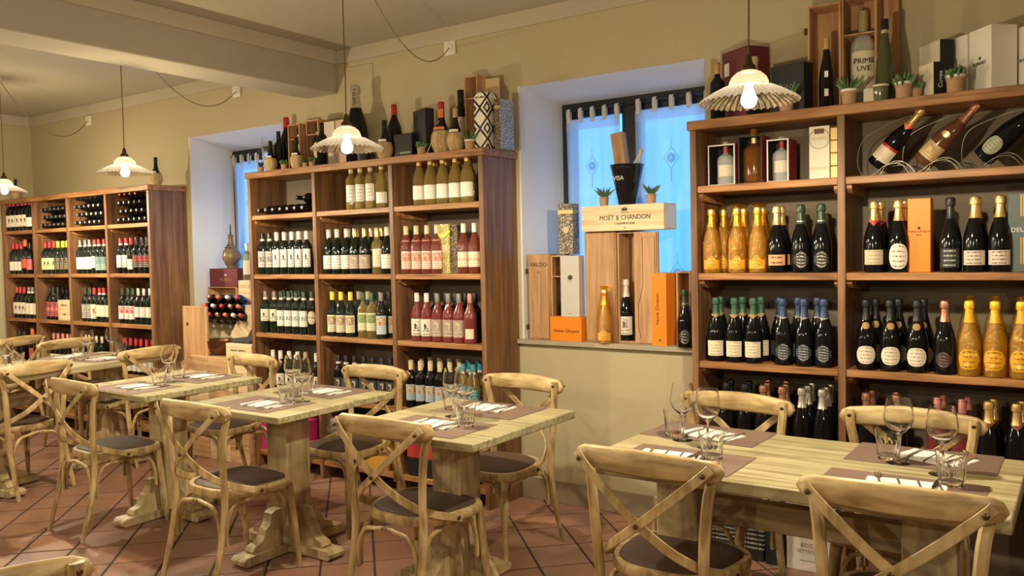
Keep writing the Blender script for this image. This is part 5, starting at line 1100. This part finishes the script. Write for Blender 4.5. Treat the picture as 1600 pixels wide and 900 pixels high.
for px0, py0, px1, py1, k, lab in ((1368, 262, 1432, 186, 'cordon', 'gold-foiled champagne bottle with red-edged label lying tilted in a wire cradle'), (1440, 254, 1525, 168, 'cristal', 'bronze champagne bottle lying tilted in a wire cradle, middle of three'), (1534, 250, 1604, 186, 'domp', 'black champagne bottle with green shield label tilted in a wire cradle')):
    A = at_y(px0, py0, 4.10); B = at_y(px1, py1, 4.07); d = (B-A).normalized(); A.z = max(A.z, Z0+.052)
    q = d.to_track_quat('Z', 'Y'); e = q.to_matrix().to_4x4()
    # turn the label toward the room
    zl = Vector((0, 0, 1)); best = 0; bv = -9
    for i in range(36):
        M = q.to_matrix() @ Matrix.Rotation(i*pi/18, 3, 'Z'); f = (M @ Vector((0, -1, 0))).dot(Vector((.2, -1, .25)))
        if f > bv: bv = f; best = i
    rot = (q.to_matrix() @ Matrix.Rotation(best*pi/18, 3, 'Z')).to_euler()
    bt = bottle(k, A, 0, lab, None, rot=tuple(rot)); bt.location = A
    cr_ = thing('bottle_cradle', 'dark silver wire cradle under the %s' % lab.split(' lying')[0].split(' tilted')[0], 'holder', (A.x, A.y, Z0)); mb = MB(); pr = circ(.0015, 6)
    o = A-Vector((A.x, A.y, Z0)); L_ = .31*d
    mb.sweep(smoothpath([o+Vector((-.055, 0, -.045)), o+Vector((-.075, -.01, .02)), o+Vector((-.045, -.02, .12)), o+d*.17+Vector((-.03, -.01, .06)), o+d*.25+Vector((0, -.026, .015))], 5), pr, up=(0, 1, 0))
    for dy in (-.05, .05): mb.sweep(smoothpath([(-.06, dy, .003), (0, dy, .010), (.05, dy, .045), (.11, dy, .05), (.15, dy, .004)], 5), pr, up=(0, 1, 0)); mb.sweep(smoothpath([(.02, dy*.6, .003), (.06, dy*.6, .055), (.12, dy*.6, .06), (.17, dy*.6, .003)], 5), pr, up=(0, 1, 0))
    mb.sweep([(.15, -.05, .004), (.15, .05, .004)], pr, up=(0, 0, 1)); mb.sweep([(-.06, -.05, .003), (-.06, .05, .003)], pr, up=(0, 0, 1))
    mb.sweep([Vector((.25*d.x, .25*d.y, .25*d.z))+o+Vector((.022*cos(a*pi/6), -.022*sin(a*pi/6)*.9, .022*sin(a*pi/6)*.6)) for a in range(12)], pr, closed=True)
    put('wire_frame', mb, WIRE, cr_)
r, w, h = pbox(1418, 1454, 310, 3.99, Z1, .085, 'gift_box', 'bright orange champagne carton on the second champagne shelf', 'box', ORANGE); text(r, 'Veuve Clicquot', .0135, (0, -.001, h*.555), FRONT, BLKTXT); text(r, 'BRUT', .008, (0, -.001, h*.505), FRONT, BLKTXT)
put('logo', MB().lathe([(.006, 0), (.004, .001)], 12), BLKTXT, r, (0, -.0002, h*.60), (radians(90), 0, 0))
r, w, h = pbox(1575, 1620, 302, 3.99, Z1, .10, 'gift_box', 'slate grey carton with gold stripes cut by the picture edge', 'box', PM('slate_card', (.10, .13, .12), .45)); text(r, 'DEUTZ', .026, (.002, -.001, h*.535), FRONT, WHITETXT)
for k in range(5): put('gold_stripe', MB().box(-.006+k*.009, -.001+k*.009, -.0012, 0, h*.71, h*.99).box(-.006+k*.009, -.001+k*.009, -.0012, 0, h*.10, h*.44), GOLDTXT, r)
# price cards / letters on bottles of the champagne cabinet are part of their labels
# middle cabinet: boxes on the shelves
r, w, h = pbox(685, 701, 350, 3.99, U[2]['z'][1], .085, 'gift_box', 'floral carton with yellow ribbon among the rose wines', 'box', FLORY); put('yellow_ribbon', MB().sweep([(-w/2-.004, -.004, h*.78), (0, -.008, h*.74), (w/2+.006, -.003, h*.86)], rrect(.003, .02, .001), up=(0, 0, 1)), foilm('yellow'), r); put('medallion', MB().lathe([(.026, 0), (.026, .001), (.020, .002)], 20), foilm('cream'), r, (0, -.0002, h*.50), (radians(90), 0, 0))
r, w, h = pbox(702.5, 714, 351, 4.0, U[2]['z'][1], .085, 'gift_box', 'dark floral carton beside the yellow-ribboned one', 'box', FLORB)
# lower compartments of the middle cabinet
PINK = PM('magenta_carton', (.50, .03, .17), .5)
r, w, h = pbox(405, 440, 655, 3.97, .12, .28, 'wine_carton', 'magenta wine carton behind the middle table, window-crate side', 'box', PINK)
r, w, h = pbox(444, 482, 655, 3.97, .12, .28, 'wine_carton', 'magenta wine carton with lettering behind the middle table', 'box', PINK); text(r, 'LINIM', .05, (.02, -.001, h*.82), FRONT, PM('dark_magenta_print', (.2, .01, .06), .5))
r, w, h = pbox(508, 545, 655, 3.99, .12, .26, 'wine_carton', 'speckled grey carton low in the middle cabinet', 'box', speckle('grey_speckle', (.40, .36, .30), (.14, .12, .10), 60))
r, w, h = pbox(549, 604, 664, 3.97, .12, .28, 'wine_carton', 'ochre yellow carton low in the middle cabinet', 'box', PM('ochre_card', (.62, .33, .05), .5))
r, w, h = pbox(636, 686, 690, 3.96, .12, .28, 'wine_carton', 'red over black carton under the square table by the near window', 'box', BLACK, c=.004); put('red_upper', MB().box(-w/2-.001, w/2+.001, -.0015, .281, h*.52, h+.001, c=.001), PM('red_print', (.50, .05, .04), .5), r); put('white_patch', MB().box(w*.34, w*.42, -.003, -.0015, h*.6, h*.9), WHITEC, r)
r, w, h = pbox(694, 742, 690, 3.97, .12, .28, 'wine_carton', 'black carton behind the pedestal of the square table by the near window', 'box', BLACK)
# under the champagne cabinet
DG = PM('black_green_card', (.012, .022, .018), .45)
r, w, h = pbox(1112, 1150, 768, 3.96, 0, .22, 'wine_carton', 'black carton with fine white print, window end under the champagne cabinet', 'box', BLACK)
for k in range(6): text(r, 'VINO SPUMANTE DI QUALITA', .011, (0, -.001, .16-.02*k), FRONT, WHITETXT)
r, w, h = pbox(1152, 1192, 772, 3.96, 0, .22, 'wine_carton', 'black carton with white print beside the dark green carton', 'box', BLACK)
for k in range(5): text(r, 'METODO CLASSICO BRUT', .012, (0, -.001, .15-.022*k), FRONT, WHITETXT)
r, w, h = pbox(1195, 1226, 780, 3.95, 0, .24, 'wine_carton', 'dark green carton between printed and white cartons', 'box', DG)
r, w, h = pbox(1229, 1308, 838, 3.95, 0, .28, 'wine_carton', 'white wine carton standing on the floor under the champagne cabinet', 'box', WHITEC)
text(r, 'BRICCO', .028, (.0, -.001, h*.72), FRONT, PM('faint_print', (.35, .30, .24), .5)); text(r, 'SETTECENTO', .022, (0, -.001, h*.55), FRONT, MC['faint_print']); text(r, 'spumante metodo classico', .010, (.0, -.001, h*.3), FRONT, MC['faint_print'])
h1 = h
r, w, h = pbox(1227, 1306, 772, 3.955, h1+.001, .28, 'wine_carton', 'white wine carton with tape stacked on the floor carton', 'box', WHITEC); put('tape', MB().box(-.01, .045, -.001, 0, .002, h-.002), CREAMC, r); text(r, 'APRIRE', .012, (w*.25, -.001, h*.78), FRONT, MC['faint_print'])
# ---- near window sill
SZ = O2[2]
def upright_case(px0, px1, pyt, Y, dep, label, closed=True, mat=CRATEZ, shelf=None):
    A = at_y(px0, pyt, Y); B = at_y(px1, pyt, Y); w = B.x-A.x; h = (A.z+B.z)/2-SZ; x = (A.x+B.x)/2
    if closed:
        root = thing('wine_case', label, 'crate', (x, Y, SZ)); put('case_body', MB().box(-w/2, w/2, .006, dep, 0, h, c=.002), mat, root)
        put('sliding_lid', MB().box(-w/2+.008, w/2-.008, 0, .006, .008, h-.008, c=.001), mat, root)
        return root, w, h
    return open_crate(x, Y, SZ, w, dep, h, 'wine_case', label, mat, shelf=shelf), w, h
r, w, h = upright_case(824, 858, 397, 4.285, .10, 'closed wooden case with dark lettering at the far end of the near window sill'); text(r, 'VALDO', .036, (0, -.0012, h-.065), FRONT, BLKTXT); put('crest', MB().lathe([(.011, 0), (.007, .0012)], 6), PM('faint_brown', (.25, .17, .1), .6), r, (0, -.0002, h-.11), (radians(90), 0, 0))
for zz in (.06, .40): put('latch', MB().box(-w/2-.012, -w/2, -.004, .012, zz, zz+.03, c=.002), BOLT, r)
r, w, h = upright_case(860, 885, 399, 4.30, .12, 'open dark wooden case behind the portrait carton on the near sill', False, shelf=[h-.14]); bottle('plain_dark', (r.location.x, 4.365, SZ+.011), 0, 'dark bottle in the open case behind the portrait carton', None)
r, w, h = pbox(859, 908, 495, 4.265, SZ, .07, 'gift_box', 'orange carton lying flat under the portrait carton on the near sill', 'box', ORANGE); text(r, 'Veuve Clicquot', .028, (.006, -.001, h*.42), FRONT, BLKTXT); ho = h
A = at_y(875, 400, 4.27); B = at_y(904, 400, 4.27); hp = A.z-SZ-ho; wpx = B.x-A.x
r = thing('gift_box', 'grey white carton with a portrait standing on the orange carton', 'box', ((A.x+B.x)/2, 4.27, SZ+ho+.0005)); put('carton', MB().box(-wpx/2, wpx/2, 0, .065, 0, hp, c=.0015), PM('grey_white_card', (.56, .54, .50), .5), r)
put('printed_portrait', MB().sweep([(0, -.0012, hp*.62), (0, -.0002, hp*.62)], [(a*.9, b*1.3) for a, b in circ(.017, 16)], up=(0, 0, 1)), PM('portrait_skin', (.52, .40, .30), .6), r)
put('printed_hair', MB().sweep([(.004, -.0016, hp*.645), (.004, -.0008, hp*.645)], [(a*1.0, b*.9) for a, b in circ(.016, 16)], up=(0, 0, 1)), PM('portrait_hair', (.06, .045, .035), .6), r); text(r, 'grappa', .009, (0, -.001, .02), FRONT, PM('grey_print2', (.3, .3, .3), .5))
A = at_y(873, 319, 4.33); B = at_y(895, 319, 4.33); zb = at_y(884, 397, 4.33).z
r = thing('gift_box', 'slim patterned carton with gold ribbon standing on the cases at the far sill end', 'box', ((A.x+B.x)/2, 4.325, zb)); w = B.x-A.x; h = A.z-zb; put('carton', MB().box(-w/2, w/2, 0, .075, 0, h, c=.0015), FLOR, r)
put('gold_ribbon', MB().box(-w/2-.002, w/2+.002, -.003, .077, h*.80, h*.87), foilm('gold'), r); put('medallion', MB().lathe([(.021, 0), (.021, .001), (.016, .002)], 20), foilm('cream'), r, (0, -.0002, h*.48), (radians(90), 0, 0))
# the support board keeping it up is the two case tops
r, w, h = upright_case(912, 961, 362, 4.31, .12, 'closed wooden case behind the cellophane bottle, under the champagne crate'); hA = h
r, w, h = upright_case(964, 1006, 362, 4.325, .12, 'open wooden case holding a big bottle, under the champagne crate', False)
KINDS['bigwhite'] = dict(shape='champagne', glass=BLACKG, cap=foilm('white'), s=1.12, seg=22, labels=[(.03, .125, LM('l_bigw', (.74, .70, .60), (.2, .12, .08), 'mark', 6, [(.15, .12, .1), (.65, .5, .4)]), 1.8)], d='')
bottle('bigwhite', (at_y(977, 450, 4.38).x, 4.383, SZ+.011), .35, 'big dark champagne bottle with white label between the wooden cases', None)
r, w, h = upright_case(989, 1027, 362, 4.295, .022, 'wooden lid board with an inlaid bottle outline, under the champagne crate')
put('outline_inlay', MB().sweep([(-w*.22, -.0008, .03), (-w*.32, -.0008, .10), (-w*.32, -.0008, .22), (-w*.12, -.0008, .33), (-w*.12, -.0008, h-.03), (w*.38, -.0008, h-.03), (w*.38, -.0008, .03)], circ(.0012, 4), up=(0, 1, 0)), BLKTXT, r)
# champagne crate
A = at_y(908, 323, 4.27); B = at_y(1037, 318, 4.27); zc = SZ+hA+.001; w = B.x-A.x; h = .145
r = thing('champagne_crate', 'pale wooden champagne crate laid across three upright cases', 'crate', ((A.x+B.x)/2, 4.27, zc))
put('crate_body', MB().box(-w/2, w/2, .007, .17, 0, h, c=.002), PALECR, r); put('front_board', MB().box(-w/2, w/2, 0, .007, 0, h, c=.001), PALECR, r); put('end_label', MB().box(w/2, w/2+.001, .02, .15, .01, h-.01), PM('pale_sheet', (.66, .66, .68), .5), r)
text(r, 'MOËT & CHANDON', .038, (.02, -.001, h*.50), FRONT, BLKTXT, sx=.92); text(r, 'CHAMPAGNE', .017, (.02, -.001, h*.27), FRONT, BLKTXT, sx=1.25); text(r, 'FONDE EN 1743', .007, (.02, -.001, h*.70), FRONT, BLKTXT)
put('crown_emblem', MB().prism([(-.016, 0), (.016, 0), (.020, .020), (.011, .010), (.006, .024), (0, .012), (-.006, .024), (-.011, .010), (-.020, .020)], -.0012, 0, 'y'), BLKTXT, r, (.02, 0, h*.76))
put('star_mark', MB().lathe([(.004, 0), (.003, .001)], 6), BLKTXT, r, (.02, 0, h*.10), (radians(90), 0, 0)); zt_ = zc+h
# bucket
bx = at_y(979, 300, 4.345).x
r = thing('ice_bucket', 'glossy black ice bucket standing on the champagne crate', 'bucket', (bx, 4.355, zt_)); put('bucket_shell', MB().lathe([(.040, 0), (.045, .004), (.052, .05), (.066, .13), (.080, .205), (.084, .222), (.088, .226), (.085, .230), (.078, .222), (.064, .14), (.045, .02), (.001, .015)], 32, mod=lambda r_, z_, a: r_*(1.14+(.02*cos(3*a) if z_ > .2 else 0))), PM('gloss_black_plastic', (.006, .007, .010), .12, spec=.8), r)
text(r, 'VISA', .034, (-.012, -.0865, .150), (radians(97), 0, 0), WHITETXT)
cs = thing('slim_wooden_case', 'slim wooden bottle case leaning in the black bucket', 'crate', (bx-.006, 4.365, zt_+.03), 0); cs.rotation_euler = (0, radians(-8), 0); put('case_body', MB().box(-.036, .036, -.028, .028, 0, .39, c=.002), CRATEZ, cs)
KINDS['whitefoil'] = dict(shape='champagne', glass=CLEARSP, cap=foilm('cream'), s=.60, d='')
bb = bottle('whitefoil', (bx+.034, 4.345, zt_+.135), 0, 'foil-necked bottle leaning in the black ice bucket', None, rot=(0, radians(20), 0))
pot_plant(942, 4.31, zt_, 'spiky succulent on the champagne crate, far side of the bucket', 'spiky', 1.0); pot_plant(1016, 4.31, zt_, 'spiky succulent on the champagne crate, cabinet side of the bucket', 'spiky', 1.05)
KINDS['bigwrap'] = dict(shape='champagne', glass=GOLDW, cap=foilm('gold'), wrap=WRAP, seg=20, s=.98, labels=[(.02, .085, LM('l_goldlab', iv, bk), 1.9, 'crest')], d='')
bottle('bigwrap', (at_y(945, 500, 4.27).x, 4.27, SZ), .3, 'golden bottle in crinkled cellophane standing on the near window sill', None)
# rotated orange box
ob = thing('gift_box', 'tall orange champagne carton standing corner-on at the near sill', 'box', (at_y(1026, 530, 4.255).x, 4.345, SZ), 0); ob.rotation_euler = (0, 0, radians(-14)); hh = .402
put('carton', MB().prism([(-.062, -.020), (-.030, -.062), (.062, -.050), (.062, .050), (-.062, .050)], 0, hh, 'z'), ORANGE, ob)
text(ob, 'Veuve Clicquot', .028, (.006, -.0585, hh*.50), (radians(90), radians(-90), radians(7.5)), BLKTXT)
put('crest', MB().lathe([(.006, 0), (.004, .001)], 8), BLKTXT, ob, (.02, -.0575, .03), (radians(90), 0, 0))
r, w, h = upright_case(1056, 1079, 424, 4.31, .12, 'open dark wooden case at the cabinet end of the near sill', False)
bottle('script_sil', (at_y(1073, 480, 4.27).x-.005, 4.262, SZ), .3, 'black silver-lettered bottle beside the champagne cabinet post on the sill', None)
# ---- far window sill
SZ = O1[2]; YS = 4.33
r, w, h = upright_case(324, 369, 448, YS, .14, 'open wooden case under the burgundy box on the far sill', False, CRATEX); hc = h
A = at_y(327, 420, YS-.01); B = at_y(370, 420, YS-.01); w = B.x-A.x; h = A.z-SZ-hc
r = thing('gift_box', 'burgundy carton with gold lettering under the jug on the far sill', 'box', ((A.x+B.x)/2, YS-.01, SZ+hc+.001)); put('carton', MB().box(-w/2, w/2, 0, .15, 0, h, c=.002), PM('burgundy_card', (.13, .025, .035), .5), r); text(r, 'RICASOLI', .034, (.03, -.001, h*.38), FRONT, GOLDTXT); put('crown_emblem', MB().prism([(-.012, 0), (.012, 0), (.014, .014), (.005, .008), (0, .016), (-.005, .008), (-.014, .014)], -.001, 0, 'y'), foilm('cream'), r, (.03, 0, h*.60))
zj = SZ+hc+h+.002; jx = at_y(362, 420, YS+.06).x
r = thing('goose_jug', 'brown ceramic goose-shaped jug decorated with flowers on the burgundy carton', 'jug', (jx, YS+.06, zj))
put('jug_body', MB().lathe([(.035, 0), (.038, .005), (.034, .015), (.052, .04), (.075, .075), (.078, .10), (.066, .135), (.042, .165), (.024, .20), (.019, .235), (.022, .262), (.026, .272), (.020, .275)], 28, mod=lambda r_, z_, a: r_*(1+.12*cos(a) if .05 < z_ < .16 else 1)), PM('brown_ceramic', (.20, .13, .075), .35), r)
mbf = MB(); rn = random.Random(3)
for i in range(16): a = rn.uniform(-2.6, -.5); z = rn.uniform(.13, .20); rr = .070-.7*(z-.12)*.75; mbf.lathe([(.002, -.004), (.008, 0), (.002, .004)], 6, c=(rr*cos(a)*.95, rr*sin(a), z))
put('flower_relief', mbf, PM('dark_relief', (.05, .045, .045), .4), r); put('stopper', MB().lathe([(.010, .272), (.006, .30), (.005, .36)], 10), PM('dark_bronze', (.03, .025, .02), .4), r)
r, w, h = upright_case(371, 390, 438, YS-.005, .14, 'small wooden case under the green bottle on the far sill', True, PALECR); bottle('cl_front', (at_y(384, 430, 4.36).x, YS+.05, SZ+h), .6, 'olive bottle standing on a small case beside the burgundy carton', None)
for ri, (pxs, dz) in enumerate((((330, 342, 354, 366, 378, 389), 0), ((335, 348, 361, 374, 386), .068), ((342, 356, 370, 384), .136))):
    for i, px in enumerate(pxs):
        X = at_y(px, 490, 4.29).x
        bottle([lk('white', 'white'), lk('orange', 'orange'), lk('copper', 'copper'), lk('red', 'red')][(i*3+ri*5) % 4], (X+.0, 4.295, SZ+.0385+dz), 0, '%s bottle in the %s layer of the pile lying on the far sill' % (ORD[i], ['lowest', 'middle', 'upper'][ri]), 'bottles lying on the far window sill', rot=(radians(78), 0, radians(38)))
pf = thing('card_holder', 'small white framed card beside the bottle pile on the far sill', 'card', (at_y(317, 480, 4.30).x, 4.30, SZ)); put('card', MB().box(-.045, .045, 0, .006, 0, .13, c=.002), PM('blueish_card', (.5, .52, .56), .4), pf)
# ---- crates on the floor between the cabinets
CY = 3.90
def crate(x0, x1, z0, z1, label, letters=None, mat=CRATEX, y=CY, d=.34):
    root = thing('wooden_crate', label, 'crate', ((x0+x1)/2, y, z0), 0, None); w = x1-x0; h = z1-z0; k = 2
    for i in range(k): put('plank', MB().box(-w/2, w/2, 0, .010, h*i/k+.001, h*(i+1)/k-.001, c=.001), mat, root)
    put('crate_body', MB().box(-w/2, w/2, .010, d, 0, h, c=.0015), mat, root)
    if letters: text(root, letters, .045, (0, -.001, h*.5), FRONT, PM('burnt_brand', (.12, .06, .03), .7))
    return root
xs = [-5.74, -5.50, -5.265, -5.04]; zs = [0, .265, .53, .775]; wn = ['far', 'middle', 'cabinet-side']; hn = ['floor', 'second', 'top']
for i in range(3):
    for j in range(3): crate(xs[i]+.002, xs[i+1]-.002, zs[j]+(.001 if j else 0), zs[j+1], 'stacked wooden wine crate, %s column, %s layer, below the far window' % (wn[i], hn[j]), [None, 'TENUTA', 'ISOLE', 'CHIANTI', None, 'BAROLO', None, 'RISERVA', 'LEONE'][i*3+j], [CRATEX, PALECR, CRATEX][(i+j) % 3])
A = at_y(282, 478, 3.92); B = at_y(319, 478, 3.92)
r = thing('tall_pine_board', 'tall pine case standing on end beside the far cabinet', 'crate', ((A.x+B.x)/2, 3.93, 0)); w = B.x-A.x; put('board', MB().box(-w/2+.0, w/2, 0, .028, 0, A.z, c=.006), CRATEZ, r); put('knot_hole', MB().lathe([(.016, 0), (.014, .001)], 16), PM('knot_brown', (.08, .035, .02), .7), r, (-w*.28, -.0002, A.z-.14), (radians(90), 0, 0))
zt2 = .776
A = at_y(353, 548, 3.93); B = at_y(392, 548, 3.93)
r = thing('wooden_crate', 'small pale crate with lettering lying on top of the stacked crates', 'crate', ((A.x+B.x)/2, 3.93, zt2)); w = B.x-A.x; put('crate_body', MB().box(-w/2, w/2, 0, .20, 0, .11, c=.002), PALECR, r); text(r, 'PIAN DEL CIAMPOLO', .018, (0, -.001, .06), FRONT, BLKTXT); hb = .112
r = thing('dark_cloth', 'dark folded cloth lying over the small pale crate', 'cloth', ((A.x+B.x)/2-.01, 4.03, zt2+hb)); put('cloth_fold', MB().box(-.12, .12, -.08, .08, 0, .03, c=.012), PM('charcoal_felt', (.035, .035, .04), .8), r)
bxx = at_y(346, 540, 4.02).x
r = thing('copper_bowl', 'dark copper bowl on the stacked crates', 'bowl', (bxx-.03, 4.06, zt2)); put('bowl', MB().lathe([(.06, 0), (.09, .015), (.12, .06), (.128, .11), (.135, .115), (.125, .11), (.11, .06), (.03, .02)], 28), PM('aged_copper', (.16, .07, .035), .3, .8), r)
r = thing('wooden_crate', 'pale wooden case tilted up on its corner behind the copper bowl', 'crate', (bxx+.02, 4.20, zt2+.02)); r.rotation_euler = (0, radians(38), 0); put('crate_body', MB().box(-.15, .02, -.04, .04, .03, .34, c=.003), PALECR, r)
# far cabinet box
r, w, h = pbox(90, 110.5, 469, FY+.01, U[1]['z'][2], .06, 'flat_wooden_case', 'flat pale wooden case before the bottles on the far cabinet\'s third shelf', 'crate', PALECR); text(r, 'BARTOLO', .024, (0, -.001, h*.75), FRONT, BLKTXT); text(r, 'RISERVA', .014, (0, -.001, h*.3), FRONT, BLKTXT)
